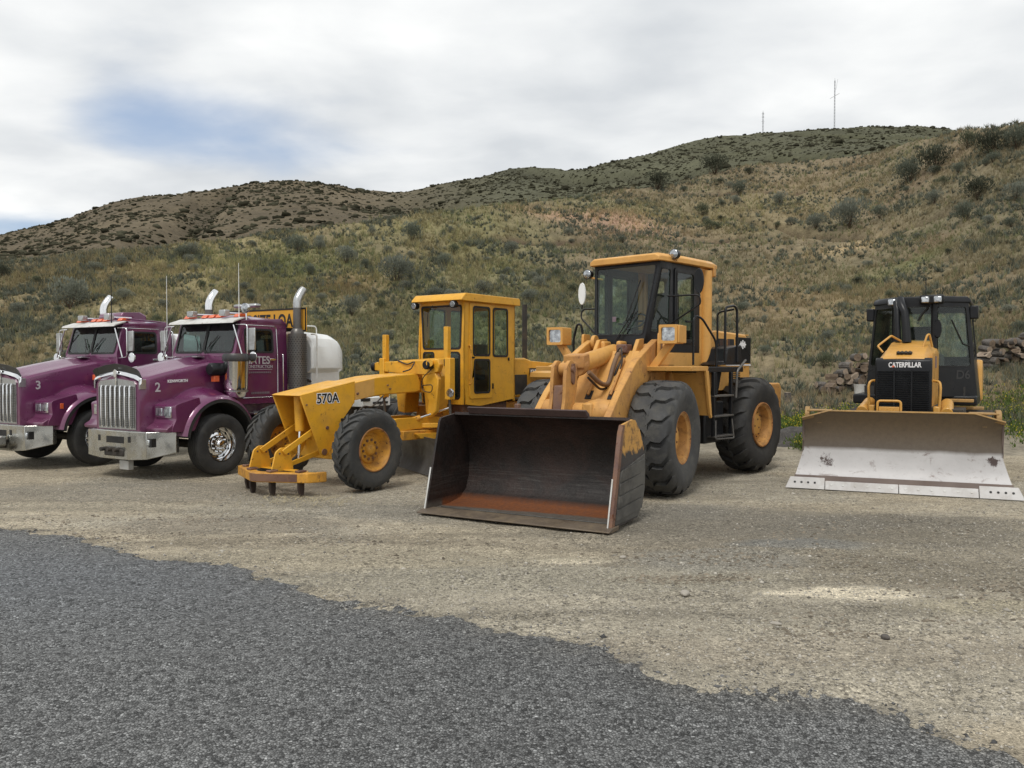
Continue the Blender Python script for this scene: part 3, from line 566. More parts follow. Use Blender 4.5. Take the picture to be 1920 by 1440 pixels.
# ---------------------------------------------------------------- motor grader
M['tooth']=paint('worn_tooth_steel',(.055,.035,.03),(.035,.028,.025),.6,.3,dirt=.5,dcol=(.12,.08,.05))
def make_grader(loc,a):
    XF[0]=None
    t=thing('motor_grader','yellow road grader numbered 570A with scarifier in front','grader',loc,a)
    # front frame: bent plate nose and box beam
    plate=[(.74,1.43),(-.37,1.62),(-.36,1.30),(-.12,1.05),(.16,.56),(.20,.50),(.30,.49),(.36,.54),(.60,1.10)]
    mb=MB()
    for y0,y1 in((-.33,-.305),(.305,.33)): mb.prism(plate,'y',y0,y1)
    mb.prism([(.76,1.44),(.70,1.46),(-.37,1.645),(-.37,1.615),(.70,1.425)],'y',-.33,.33)
    mb.prism([(-.10,1.30),(.05,.55),(.08,.55),(-.06,1.35)],'y',-.305,.305)
    mb.build('nose_frame','gyel',t,.012)
    MB().prism([(-.36,1.33),(-.36,1.615),(-1.0,1.71),(-1.75,1.75),(-1.86,1.72),(-1.93,1.6),(-1.93,1.47),(-1.8,1.42),(-1.0,1.40)],'y',-.32,.32).build('beam','gyel',t,.02)
    MB().prism([(-.372,1.335),(-.372,1.605),(-.78,1.668),(-.80,1.655),(-.80,1.40)],'y',.3205,.3225).build('faded_patch','gyelf',t)
    MB().box(-2.7,-1.8,-.16,.16,1.42,1.68).build('beam_rear','gyel',t,.02)
    dt=text(t,'570A',.205,(.425,.332,1.315),(-1,0,.015),(0,0,1),'letww','model_number_outline',.016,ext=.001); text(dt,'570A',.205,(.425,.3335,1.315),(-1,0,.015),(0,0,1),'letk','model_number',.004,ext=.0015)
    mb=MB()
    for x,z,r in((.62,1.30,.014),(.28,.56,.05),(.22,.93,.028),(-1.1,1.56,.014),(-1.16,1.50,.014),(-.42,1.44,.02)): mb.cyl((x,.32,z),(x,.345,z),r,r,14)
    mb.build('pin_heads','lrust',t)
    # scarifier
    sc=MB().loft([[(x,y,.20),(x+.0,y,.34),(x-.14,y,.345),(x-.14,y,.19)] for x,y in ((.86,-.86),(1.03,-.80),(1.37,-.02),(1.37,.12),(1.00,.80),(.83,.86))]).build('scarifier_bar','gyelw',t,.012)
    MB().loft([[(x,y,.215),(x+.008,y,.325),(x-.02,y,.325),(x-.02,y,.215)] for x,y in ((1.38,-.02),(1.38,.12),(1.08,.66))]).build('rusty_face','lrust',sc)
    MB().prism([(-.66,.345),(.66,.345),(.6,.35),(-.6,.35)],'x',.85,1.0).build('scarifier_plate','gyel',sc) 
    for x,y in((.99,-.60),(1.2,-.20),(1.20,.26),(.99,.64)):
        MB().prism([(x-.05,.38),(x+.05,.38),(x+.05,.10),(x+.02,.0),(x-.035,.0),(x-.05,.1)],'y',y-.022,y+.022).build('scarifier_tooth','tooth',sc,.004)
        MB().box(x-.07,x+.07,y-.05,y+.05,.345,.375).build('tooth_clamp','lrust',sc,.006)
    for y in(-.30,.22):
        MB().panel(rpoly([(1.20,.34),(1.12,.62),(1.03,.68),(.93,.68),(.86,.60),(.80,.34)],.03),[],lambda u,v,y=y:(u,y,v),(0,.028,0)).build('upright_plate','gyel',t,.006)
        m=MB(); m.cyl((.97,y-.02,.61),(.97,y+.05,.61),.028,.028,12); m.cyl((1.06,y-.01,.60),(1.06,y+.04,.60),.014,.014,10); m.cyl((.90,y-.01,.58),(.90,y+.04,.58),.014,.014,10); m.build('upright_pin','lrust',t)
        MB().prism([(1.03,.64),(.98,.57),(.28,.93),(.33,1.0)],'y',y+.035,y+.065).build('upper_link','gyel',t,.008)
        MB().prism([(.92,.42),(.88,.36),(.24,.50),(.28,.57)],'y',y-.06,y-.03).build('lower_link','gyel',t,.008)
    MB().cyl((.50,0,1.42),(.47,0,.88),.075,.075,20).build('lift_ram','gyel',t,.008); MB().cyl((.47,0,.9),(.50,0,.42),.028,.028,12).build('ram_rod','chrome',t)
    # front axle
    MB().prism([(-.85,.58),(-.3,.72),(.3,.72),(.85,.58),(.85,.48),(.3,.42),(-.3,.42),(-.85,.48)],'x',-.11,.11).build('front_axle','gyel',t,.02)
    MB().box(-.14,.14,-.14,.14,.7,1.32).build('axle_pivot','gyel',t,.02); MB().cyl((-.15,-.9,.52),(-.15,.9,.52),.03).build('tie_rod','chassis',t)
    for s in(-1,1): MB().cyl((-.05,s*.12,.95),(-.02,s*.72,.70),.04,.03,12).build('lean_ram','chassis',t)
    m=MB(); m.box(-.24,-.06,.32,.40,.90,1.06).box(-.2,-.1,.33,.42,.82,.88); m.build('valve_block','black',t,.008)
    wheel(t,'grader',0,1.0,.62,1,.1,R(1)); wheel(t,'grader',0,-1.08,.62,-1,.4,R(1))
    # draw bar, circle and mouldboard
    MB().prism([(-.2,.60),(-.2,.78),(-1.2,.99),(-2.2,.98),(-2.9,.90),(-2.9,.80),(-1.5,.78)],'y',.30,.42).build('drawbar','gyel',t,.01)
    MB().prism([(-.2,.60),(-.2,.78),(-1.2,.99),(-2.2,.98),(-2.9,.90),(-2.9,.80),(-1.5,.78)],'y',-.42,-.30).build('drawbar','gyel',t,.01)
    MB().lathe([(.80,.60),(.80,.74),(.88,.74),(.88,.60),(.80,.60)],o=(-2.45,0,0),ax='z',n=48).build('circle','gyel',t,.008)
    MB().prism([(-1.3,.62),(-1.3,.78),(-2.9,.74),(-2.9,.60)],'y',-.2,.5).build('circle_frame','gyelw',t,.012)
    MB().prism([(-1.55,.72),(-1.62,.64),(-2.3,.58),(-2.32,.7)],'y',.5,.58).build('side_shift_link','gyel',t,.01)
    MB().cyl((-2.15,.55,.64),(-2.55,.60,.60),.05,.05,12).build('side_shift_pin','gyelw',t)
    prof=[(.10,0),(.03,.10),(-.03,.24),(-.04,.38),(0,.52),(.08,.64)]; rings=[]
    ang=R(42)
    for k,(u) in enumerate((-1.55,1.55)):
        rg=[]
        for d,z in prof: rg.append((-2.05+d*math.cos(ang)-u*math.sin(ang)*-.62,u*.9+d*math.sin(ang)*-.5,z+.02))
        for d,z in prof[::-1]: rg.append((-2.05+(d-.03)*math.cos(ang)-u*math.sin(ang)*-.62,u*.9+(d-.03)*-.5*math.sin(ang),z+.02))
        rings.append(rg)
    MB().loft(rings).build('mouldboard','grey',t)
    # saddle, lever bar, posts, lift cylinders
    MB().prism([(-.86,1.80),(-.86,1.93),(-.78,1.95),(.70,2.0),(.74,1.90),(.70,1.78),(.45,1.72),(-.2,1.74),(-.7,1.78)],'x',-2.06,-1.95).build('lift_bar','gyel',t,.015)
    MB().prism([(-.45,1.98),(.5,2.02),(.62,1.70),(.42,1.05),(.26,1.02),(.22,1.40),(-.22,1.40),(-.26,1.02),(-.42,1.05),(-.5,1.7)],'x',-2.5,-2.12).build('saddle','gyel',t,.02)
    MB().cyl((-2.0,-.92,1.86),(-2.0,-.84,1.86),.085,.085,16).build('bar_end_cap','black',t,.01)
    MB().prism([(.30,1.78),(.62,1.78),(.70,1.65),(.64,1.08),(.52,.98),(.42,1.02),(.46,1.3),(.34,1.55)],'x',-2.06,-1.96).build('side_arm','gyel',t,.02)
    for y,z0,z1 in((-.62,1.95,2.45),(.86,1.85,2.56)):
        MB().box(-2.06,-1.97,y-.045,y+.045,z0,z1).build('lift_post','gyel',t,.008)
    MB().cyl((-1.93,.55,1.90),(-1.80,.55,1.90),.08,.08,18).build('pivot_cap','black',t,.012); MB().cyl((-2.02,.50,1.93),(-1.82,.62,1.93),.06,.06,14).build('pivot_pin','gyel',t)
    for y in(-.66,.92):
        MB().box(-2.07,-1.93,y-.05,y+.07,1.30,2.02).build('lift_cylinder','gyel',t,.012); MB().cyl((-2.0,y,1.32),(-2.05,y,.80),.024,.024,10).build('lift_rod','grey',t); MB().box(-2.09,-1.95,y-.09,y+.02,1.88,2.0).build('cylinder_bracket','black',t,.012)
    MB().cyl((-1.8,.42,.98),(-1.25,.1,.80),.05,.05,12).build('centre_shift_ram','gyelw',t,.004); MB().cyl((-1.8,.42,.98),(-2.3,.7,1.15),.018).build('ram_rod','chrome',t)
    rod('hydraulic_hose',[(-1.93,.62,1.86),(-1.86,.40,1.66),(-1.85,.42,1.44),(-1.86,.64,1.42),(-1.86,.66,1.56),(-1.86,.42,1.54),(-1.9,.40,1.5)],.009,'hose',t,.12,6)
    rod('hydraulic_hose',[(-1.0,.33,1.39),(-.7,.36,1.20),(-.5,.38,1.25),(-.3,.34,1.05),(-.2,.34,.95)],.013,'hose',t,.15,6); rod('hydraulic_hose',[(-1.1,.30,1.36),(-.8,.34,1.14),(-.5,.36,1.19),(-.25,.34,.98)],.013,'hose',t,.15,6)
    rod('hydraulic_hose',[(-1.94,-.25,1.98),(-1.93,.0,1.90),(-1.92,.2,1.97),(-1.7,.30,1.82),(-1.6,.2,1.78)],.012,'hose',t,.08,6)
    MB().cyl((-1.97,.98,1.42),(-1.93,.98,1.42),.075,.075,18).build('work_lamp','lamp',t,.006)
    # cab
    zf=1.20; F0,B0=-2.62,-4.22; hy=.54; dy=.02
    side=[(F0,2.15),(F0-.05,3.08),(B0,3.08),(B0,1.24),(F0-.50,1.14),(F0-.10,1.18)]
    w1=rrect(-3.40,-2.90,2.07,2.97,.06); w2=rrect(-3.98,-3.52,2.06,2.97,.06); w3=rrect(-3.40,-2.93,1.38,2.0,.06)
    cy=.17
    for s in(-1,1):
        y=cy+s*hy
        MB().panel(side,[w1,w2,w3],lambda u,v:(u,y,v),(0,-s*.035,0)).build('cab_side','gyel',t,.005)
        d=MB().panel(rrect(-3.47,-2.80,1.28,3.03,.05),[grow(w1,.003),grow(w3,.003)],lambda u,v:(u,y+s*.002,v),(0,s*.014,0)).build('door','gyel',t,.005)
        window(d,w1,lambda u,v:(u,y+s*.012,v),(0,s,0),'glassg'); window(d,w3,lambda u,v:(u,y+s*.012,v),(0,s,0),'glassd'); window(t,w2,lambda u,v:(u,y,v),(0,s,0),'glassg')
        m=MB(); m.box(-2.93,-2.83,y,y+s*.03,2.02,2.05); 
        m.build('door_handle','black',d); rod('grab_handle',[(-2.78,y,2.25),(-2.78,y+s*.06,2.25),(-2.80,y+s*.06,1.55),(-2.80,y,1.55)],.012,'gyelw',t,.04)
        m=MB(); m.box(-3.50,-3.47,y,y+s*.03,1.45,1.55).box(-4.02,-3.99,y,y+s*.02,1.98,2.04); m.build('hinge','black',t)
    fx=lambda z:F0-max(0,z-2.15)*.05
    fw_=[rpoly([(cy-.41,2.19),(cy+.48,2.19),(cy+.48,2.98),(cy-.49,2.98)],.06),rrect(cy+.19,cy+.47,1.28,2.13,.07),rrect(cy-.41,cy-.15,1.85,2.13,.05)]
    MB().panel([(cy-hy+.08,1.55),(cy-.2,1.18),(cy+hy,1.18),(cy+hy,3.08),(cy-hy,3.08)],fw_,lambda u,v:(fx(v),u,v),(-.035,0,0)).build('cab_front','gyel',t,.005)
    for w_ in fw_: window(t,w_,lambda u,v:(fx(v),u,v),(1,0,0),'glassg','windscreen')
    MB().panel([(cy-hy,1.2),(cy+hy,1.2),(cy+hy,3.08),(cy-hy,3.08)],[rrect(cy-.48,cy-.05,1.6,2.98,.06),rrect(cy+.05,cy+.48,1.6,2.98,.06)],lambda u,v:(B0,u,v),(.035,0,0)).build('cab_back','gyel',t)
    MB().prism([(F0+.14,3.06),(F0+.12,3.10),(F0+.02,3.19),(B0-.03,3.19),(B0-.06,3.15),(B0-.06,3.05),(F0+.02,3.05)],'y',cy-.59,cy+.63).build('cab_roof','gyel',t,.012)
    MB().box(B0,F0-.1,cy-.50,cy+.50,1.2,1.3).build('cab_floor','int',t)
    st=MB().box(-3.9,-3.45,-.25,.25,1.6,1.8).build('seat','seat',t,.04); MB().box(-4.0,-3.85,-.24,.24,1.8,2.3).build('seat_back','seat',st,.04); MB().box(-3.15,-2.9,-.35,.35,1.3,2.1).build('console','int',t,.03)
    for y in(-.34,.60):
        l=MB().cyl((F0+.06,y,2.99),(F0+.16,y,2.985),.062,.07,18).build('work_lamp','black',t,.006); MB().cyl((F0+.16,y,2.985),(F0+.168,y,2.984),.056,.05,18).build('lens','lamp',l)
    MB().tube([(F0+.01,.0,3.0),(F0+.03,-.10,2.85),(F0+.03,-.12,2.6)],.006,6).build('wiper','seal',t)
    MB().box(-4.1,-2.75,-.60,.60,1.0,1.2).build('under_cab','lrust',t,.02)
    # main frame, engine housing
    MB().box(-6.6,-2.5,-.32,.32,.80,1.15).build('rear_frame','gyelw',t,.02)
    MB().prism([(-4.25,1.25),(-4.25,2.02),(-4.9,2.04),(-5.15,1.98),(-6.6,1.90),(-6.75,1.8),(-6.75,1.2)],'y',-.48,.48).build('engine_hood','gyel',t,.03)
    MB().prism([(-4.3,1.3),(-4.3,1.7),(-4.95,1.7),(-4.95,1.3)],'y',-.5,.50).build('side_grille','chassis',t,.01)
    dc=MB().box(-5.75,-5.05,.482,.490,1.70,1.83).build('name_plate','letk',t); text(dc,'JOHN DEERE',.10,(-5.08,.4915,1.73),(-1,0,0),(0,0,1),'letww','maker_name',.003,sx=.98)
    MB().prism([(-5.0,1.64),(-5.02,1.74),(-5.9,1.92),(-6.9,1.92),(-6.9,1.84),(-5.9,1.8)],'y',.52,1.25).build('rear_fender','gyelf',t,.01)
    MB().tube([(-5.28,.2,1.95),(-5.28,.2,3.16)],.055,16).build('exhaust_pipe','chassis',t)
    for s in(-1,1):
        MB().box(-6.7,-4.6,s*.7-.08,s*.7+.08,.5,.78).build('tandem_case','gyelw',t,.03)
        for x in(-4.9,-6.4): wheel(t,'grader',x,s*.98,.62,s)
    return t
make_grader((-3.0,12.9,0),36)
# ---------------------------------------------------------------- wheel loader (articulated: front frame turned 13 degrees)
def make_loader():
    fa=29; ra=42; f=Vector((-math.sin(R(fa)),-math.cos(R(fa)),0)); piv=Vector((1.44,12.36,0))-f*1.6
    XF[0]=None
    t=thing('wheel_loader','large yellow wheel loader with its dark bucket down on the gravel','loader',piv,ra)
    # ---- rear frame
    Z0=1.86; yc=.07
    def cx(z): return .62+(3.56-z)*.17 if z<3.56 else .62
    nar=lambda z: max(0,3.56-z)*.12
    L_,R_=yc-.62,yc+.66
    ws=rpoly([(L_+.05+nar(2.38),2.38),(R_-.06-nar(2.38),2.38),(R_-.06-nar(3.5),3.5),(L_+.05,3.5)],.05)
    MB().panel([(L_+nar(2.22),2.22),(R_-nar(2.22),2.22),(R_,3.58),(L_,3.58)],[ws],lambda u,v:(cx(v),u,v),(-.04,0,0)).build('windscreen_frame','black',t,.004)
    window(t,ws,lambda u,v:(cx(v),u,v),(1,0,.3),'glassg','windscreen',frame=.012)
    MB().panel([(L_+.18,1.86),(R_-.18,1.86),(R_-.16,2.22),(L_+.16,2.22)],[],lambda u,v:(.86,u,v),(-.05,0,0)).build('cab_front','black',t,.01)
    cs=[(.26,2.10),(.26,3.56),(-.62,3.56),(-.62,2.10)]
    q1=rpoly([(.16,2.42),(.86,2.42),(.82,3.44),(.16,3.44)],.05); q2=rrect(-.40,.17,2.30,3.42,.05)
    for s,y in((-1,L_),(1,R_)):
        MB().panel(cs,[q2],lambda u,v:(u,y,v),(0,-s*.05,0)).build('cab_side','black',t,.005)
        qf=lambda u,v:(.26*(1-u)+cx(v)*u,y*(1-u)+(y-s*nar(v))*u,v); MB().panel([(0,2.1),(1,2.1),(1,3.56),(0,3.56)],[q1],qf,(-.01,-s*.05,0)).build('corner_panel','black',t,.004); window(t,q1,qf,(.2,s,0),'glassg',frame=.012); d=MB().panel(grow(q2,.05),[grow(q2,.0)],lambda u,v:(u,y+s*.002,v),(0,s*.02,0)).build('door','black',t,.004)
        window(d,q2,lambda u,v:(u,y+s*.02,v),(0,s,0),'glassg')
        MB().box(-.28,-.12,y,y+s*.04,2.6,2.63).build('door_handle','black',d,.005)
        MB().panel([(.86,1.86),(.86,2.10),(-.62,2.10),(-.62,1.86)],[],lambda u,v:(u,y,v),(0,-s*.05,0)).build('cab_lower_side','lyel',t,.006)
        bx=MB().box(.22,.80,y,y+s*.012,1.90,2.09).build('side_box','lyel',t,.006)
        MB().box(.26,.52,y,y+s*.01,2.22,2.25).build('side_decal','letww',t)
        MB().panel([(-.62,1.86),(-.62,3.55),(-1.0,3.55),(-1.0,1.86)],[],lambda u,v:(u,y,v),(0,-s*.06,0)).build('rear_pillar','lyel',t,.015)
        MB().cyl((-.80,y+s*.02,1.9),(-.80,y+s*.02,3.5),.10,.10,20).build('pillar_tube','lyel',t)
    MB().panel([(L_,1.9),(R_,1.9),(R_,3.55),(L_,3.55)],[rrect(L_+.12,yc-.22,2.35,3.40,.05),rrect(yc+.02,R_-.1,2.5,3.40,.06)],lambda u,v:(-.98,u,v),(.05,0,0)).build('cab_back','int',t)
    MB().box(-.95,.78,L_+.05,R_-.05,1.9,2.15).build('cab_floor','int',t)
    st=MB().box(-.55,-.05,yc-.27,yc+.27,2.3,2.5).build('seat','seat',t,.05); MB().box(-.68,-.52,yc-.25,yc+.25,2.5,3.15).build('seat_back','seat',st,.05)
    sw=MB().lathe([(.015*math.cos(q),.20+.015*math.sin(q)) for q in np.linspace(0,2*PI,9)],ax='x',n=28); sw.box(-.01,.01,-.2,.2,-.015,.015); o=sw.build('steering_wheel','black',t); o.matrix_local=Matrix.Translation((.35,yc,2.62))@Matrix.Rotation(R(-50),4,'Y')
    MB().tube([(.62,yc,2.15),(.37,yc,2.6)],.04,10).build('steering_column','int',t)
    rf=[(L_-.10,3.545),(L_-.10,3.62),(L_-.02,3.67),(R_+.02,3.67),(R_+.10,3.62),(R_+.10,3.545)]
    MB().loft([[(x,yc+(y-yc)*k,3.56+(z-3.56)*kz) for y,z in rf] for x,k,kz in ((.72,.90,.75),(.66,.93,1.0),(-.05,1.0,1.05),(-.95,1.0,1.0),(-1.08,.97,.8))]).build('cab_roof','lyel',t,.01)
    MB().box(-.98,-.90,R_+.04,R_+.115,3.40,3.60).build('roof_corner','lyelw',t,.01) 
    for y,x,z in((L_-.09,.62,3.42),(R_+.10,.30,3.66)):
        l=MB().cyl((x,y,z),(x+.10,y,z),.07,.085,20).build('round_lamp','black',t,.006); MB().lathe([(x+.10,.074),(x+.118,.05),(x+.124,0)],o=(0,y,z),ax='x',n=20).build('lens','lamp',l); MB().tube([(x+.03,y,z-.05),(x,y+(.26 if y<0 else 0),z-.10)],.014,8).build('bracket','lyel',l)
    for k,(y0,y1) in enumerate(((.30,.52),(.36,.58))): MB().tube([(.86,y0-.26,2.30),(.79,y0+.06,2.78)],.009,6).build('wiper','seal',t) if k==0 else MB().tube([(.87,.12,2.30),(.80,.42,2.76)],.009,6).build('wiper','seal',t)
    MB().tube([(.84,.22,2.60),(.72,.42,3.25)],.011,6).build('wiper_blade','seal',t)
    MB().box(.815,.82,-.05,.02,2.60,2.68).build('windscreen_sticker','letg',t)
    # mirrors and rails
    r1=rod('mirror_arm',[(.62,L_+.05,2.84),(.70,L_-.20,2.84),(.72,L_-.22,2.70),(.74,L_+.10,2.42)],.014,'black',t,.06); mm=MB().loft([[(.70+dx,L_-.20+.075*math.cos(q)*k,3.10+.19*math.sin(q)*k) for q in np.linspace(0,2*PI,20,endpoint=False)] for dx,k in((-.03,.8),(0,1),(.02,.95))]).build('mirror','white',t); MB().tube([(.70,L_-.20,2.95),(.70,L_-.21,2.84)],.012,8).build('mirror_stem','black',mm)
    y=R_; r2=rod('mirror_arm',[(.42,y,3.0),(.30,y+.50,3.0),(.28,y+.52,2.86),(.35,y,2.55)],.014,'black',t,.06); mm=MB().loft([[(.25+dx,y+.47+.085*math.cos(q)*k,3.22+.20*math.sin(q)*k) for q in np.linspace(0,2*PI,20,endpoint=False)] for dx,k in((-.03,.8),(0,1),(.02,.95))]).build('mirror','black',t); MB().tube([(.26,y+.47,3.1),(.28,y+.5,2.98)],.012,8).build('mirror_stem','black',mm)
    rod('front_handrail',[(.50,L_-.33,1.86),(.50,L_-.33,2.38),(.50,L_-.38,2.60),(.50,L_-.46,2.60),(.50,L_-.54,2.36),(.50,L_-.54,1.86)],.02,'black',t,.08)
    rod('door_handrail',[(.28,1.12,1.90),(.28,1.12,2.62),(.22,1.13,2.68),(.05,1.15,2.64),(-.32,1.20,2.28),(-.32,1.20,1.4)],.018,'black',t,.1)
    rod('rear_handrail',[(-.72,1.15,1.95),(-.72,1.15,2.86),(-1.0,1.17,2.90),(-1.10,1.17,2.84),(-1.12,1.17,1.95)],.022,'black',t,.08); rod('rear_handrail',[(-1.02,.85,1.95),(-1.02,.85,2.80),(-1.02,1.15,2.84)],.018,'black',t,.08)
    # platforms, ladder
    for s in(-1,1):
        MB().box(-1.25,.95 if s<0 else .45,min(s*.68+yc,s*1.22),max(s*.68+yc,s*1.22),1.78,1.87).build('platform','black' if s>0 else 'lyel',t,.01)
    MB().prism([(-.72,1.95),(-.80,2.18),(-1.30,2.24),(-1.30,1.90),(-.6,1.90)],'y',.74,1.16).build('side_step_box','black',t,.015)
    ld=MB(); ld.box(-.24,-.19,1.18,1.24,.72,1.78).box(-.84,-.79,1.18,1.24,.72,1.78); ld=ld.build('ladder','black',t,.008)
    ld.data.transform(Matrix.Identity(4))
    for z in(.72,1.05,1.38): MB().box(-.84,-.19,1.10,1.26,z,z+.03).build('rung','grey',ld,.005)
    rod('step_loop',[(-.24,1.24,1.0),(-.20,1.26,.70),(-.84,1.26,.68),(-.80,1.24,1.0)],.014,'grey',ld,.04)
    MB().prism([(-.19,1.78),(-.05,1.78),(-.30,1.2),(-.42,1.2)],'y',1.02,1.10).build('ladder_bracket','black',t,.01); MB().prism([(-.7,1.78),(-.55,1.78),(-.42,1.25),(-.5,1.2)],'y',1.02,1.10).build('ladder_bracket','black',t,.01)
    rod('step_handle',[(-.98,1.22,1.35),(-.98,1.24,1.80),(-1.25,1.26,1.98)],.022,'grey',t,.06)
    # hood, tank, chassis, counterweight
    MB().prism([(-1.0,1.86),(-1.0,2.46),(-1.15,2.50),(-2.25,2.46),(-2.42,2.36),(-2.48,1.45),(-1.0,1.45)],'y',-.70,.76).build('engine_hood','lyel',t,.03)
    pn=MB().box(-2.46,-1.86,.762,.772,1.93,2.40).build('side_panel','black',t,.006)
    m=MB()
    for k,dz in((-1,.055),(0,.08),(1,.055)): m.box(-2.13+k*.07-.02,-2.13+k*.07+.02,.773,.778,2.27-dz,2.27+dz)
    m.prism([(-2.27,2.27),(-2.21,2.30),(-2.05,2.30),(-1.99,2.27),(-2.05,2.24),(-2.21,2.24)],'y',.773,.777); m.build('emblem','letww',pn)
    MB().box(-2.47,-1.5,.762,.770,1.885,1.91).build('white_stripe','letww',t)
    m=MB()
    for k in range(7): m.box(-2.05-.0*k,-1.72,.762,.768,1.60+.035*k,1.615+.035*k)
    m.build('louvres','seal',t)
    for x0,x1 in((-1.50,-1.22),(-1.80,-1.56)): MB().prism([(x0-.03,2.10),(x1-.03,2.10),(x1,2.36),(x0,2.36)],'y',.757,.768).build('vent','seal',t)
    for x in(-1.60,-1.35): 
        m=MB(); 
        for k in range(3): m.prism([(x+.04*k-.03,2.12),(x+.04*k-.022,2.12),(x+.04*k+.0,2.35),(x+.04*k-.008,2.35)],'y',.764,.772)
        m.build('vent_bars','lrust',t)
    MB().box(-2.48,-2.05,.45,.72,2.44,2.46).build('hood_lid','lyel',t,.004)
    MB().box(-2.95,-.6,-.52,.52,.75,1.5).build('rear_chassis','lyelw',t,.03)
    MB().box(-.9,.5,-.75,.85,1.1,1.80).build('fuel_tank','lyelw',t,.04)
    MB().box(-.75,-.1,.6,1.12,.62,1.3).build('tool_box','black',t,.03)
    MB().box(-.5,.3,-.35,.35,.55,1.75).build('articulation','chassis',t,.05)
    MB().prism([(-2.95,1.05),(-2.98,1.55),(-3.42,1.55),(-3.50,1.45),(-3.45,.95),(-3.2,.72),(-2.95,.72)],'y',-.92,.92).build('counterweight','lyelw',t,.03)
    MB().cyl((-1.95,-.95,.84),(-1.95,.95,.84),.18,.18,20).build('rear_axle','lyelw',t)
    wheel(t,'loader_rear',-1.95,.98,.84,1,.3); wheel(t,'loader_rear',-1.95,-.98,.84,-1,.6)
    # ---- front frame
    XF[0]=Matrix.Rotation(R(ra-fa),4,'Z')@Matrix.Translation((1.6,0,0))
    wheel(t,'loader',0,.92,.84,1,.15); wheel(t,'loader',0,-.92,.84,-1,.5)
    MB().cyl((0,-.9,.84),(0,.9,.84),.20,.20,20).build('front_axle','lyelw',t)
    for s in(-1,1):
        MB().prism([(-1.3,.55),(-1.35,1.3),(-.95,2.2),(-.75,2.32),(-.45,2.30),(.45,1.30),(.62,.95),(.5,.6)],'y',min(s*.30,s*.36),max(s*.30,s*.36)).build('tower_plate','lyel',t,.012)
        MB().panel(rpoly([(-.82,2.40),(-.55,2.40),(-.50,1.95),(-.78,1.95)],.04),[],lambda u,v:(u,s*.62,v),(0,s*.04,0)).build('pin_plate','lyel',t,.008)
        m=MB(); m.cyl((-.68,s*.30,2.18),(-.68,s*.70,2.18),.055,.055,16); m.build('arm_pin','lyelw',t)
        k=MB().panel(rpoly([(-.635,2.36),(-.595,2.36),(-.575,2.02),(-.64,2.02)],.015),[],lambda u,v:(u,s*.662,v),(0,s*.01,0)).build('pin_keeper','lrust',t)
    MB().prism([(-.30,2.12),(.62,1.18),(.66,.95),(.60,.93),(-.36,1.98),(-.9,2.0),(-.9,2.10)],'y',-.42,.42).build('front_plate','lyel',t,.01)
    for y in(-.12,.24):
        MB().prism([(.30,1.52),(.42,1.40),(.40,1.38),(.28,1.50)],'y',y-.06,y+.04).build('plate_slot','seal',t); MB().cyl((.38,y-.02,1.46),(-.12,y,2.0),.022,.022,10).build('grease_pipe','lyelw',t)

    # lift arms
    arm=[(-.80,2.10),(-.76,2.26),(-.60,2.30),(-.42,2.24),(.30,1.96),(.95,1.52),(1.42,1.12),(1.72,.78),(1.98,.30),(1.92,.18),(1.78,.18),(1.60,.52),(1.25,.92),(.72,1.12),(.30,1.30),(-.35,1.78)]
    for s in(-1,1): MB().prism(arm,'y',min(s*.50,s*.60),max(s*.50,s*.60)).build('lift_arm','lyelw' if s>0 else 'lyel',t,.012)
    MB().lathe([(-.50,.19),(-.42,.20),(-.16,.20),(-.14,.15),(.12,.15),(.14,.17),(.30,.215),(.42,.20),(.50,.18)],o=(1.02,0,1.22),n=36).build('torque_tube','lyelw',t)
    MB().box(.8,1.25,.14,.30,1.02,1.38).build('tube_boss','lyelw',t,.03)
    for s in(-1,1): 
        MB().cyl((-.45,s*.42,.95),(.35,s*.44,1.08),.085,.085,18).build('lift_cylinder','lyelw',t,.006); MB().cyl((.3,s*.44,1.07),(.80,s*.44,1.16),.04,.04,12).build('cylinder_rod','chrome',t)
    # bell crank: two plates, fork at top
    bc=rpoly([(1.10,1.95),(1.22,1.97),(1.33,1.88),(1.36,1.70),(1.38,1.42),(1.50,1.05),(1.52,.62),(1.38,.60),(1.26,.95),(1.10,1.30),(.98,1.62),(.98,1.85)],.04)
    for y0,y1,mt in((-.285,-.235,'lyelw'),(-.09,-.04,'lyelw')): MB().panel(bc,[],lambda u,v:(u,y0,v),(0,y1-y0,0)).build('bell_crank',mt,t,.012)
    MB().prism([(1.02,1.30),(1.03,1.62),(1.36,1.62),(1.40,1.32),(1.44,1.0),(1.2,.95)],'y',-.235,-.09).build('bell_crank_web','lrust',t,.02)
    MB().lathe([(-.13,.13),(.0,.14),(.10,.15)],o=(1.15,-.16,1.27),n=24,cap=True).build('crank_boss','lrust',t)
    MB().lathe([(-.06,0),(-.06,.095),(.06,.095),(.06,0)],o=(1.14,-.162,1.84),n=24).build('rod_eye','lyelw',t)
    k=MB().panel(rpoly([(1.10,1.92),(1.19,1.92),(1.20,1.66),(1.14,1.62),(1.10,1.68)],.02),[],lambda u,v:(u,-.038,v),(0,.02,0)).build('crank_keeper','lrust',t,.004)
    MB().cyl((1.16,-.30,1.84),(1.16,-.0,1.84),.05,.05,14).build('crank_pin','lrust',t)

    # tilt cylinder
    p0=Vector((-.62,-.13,2.10)); p1=Vector((.70,-.155,1.905)); p2=Vector((1.14,-.16,1.84)); d=(p1-p0).normalized()
    tc=MB().cyl(p0,p1,.135,.135,32).build('tilt_cylinder','lyel',t,.01); MB().cyl(p1-d*.02,p1+d*.11,.165,.16,28).build('cylinder_head','lyelw',tc,.01); MB().cyl(p1,p2,.055,.055,18).build('cylinder_rod','chrome',tc)
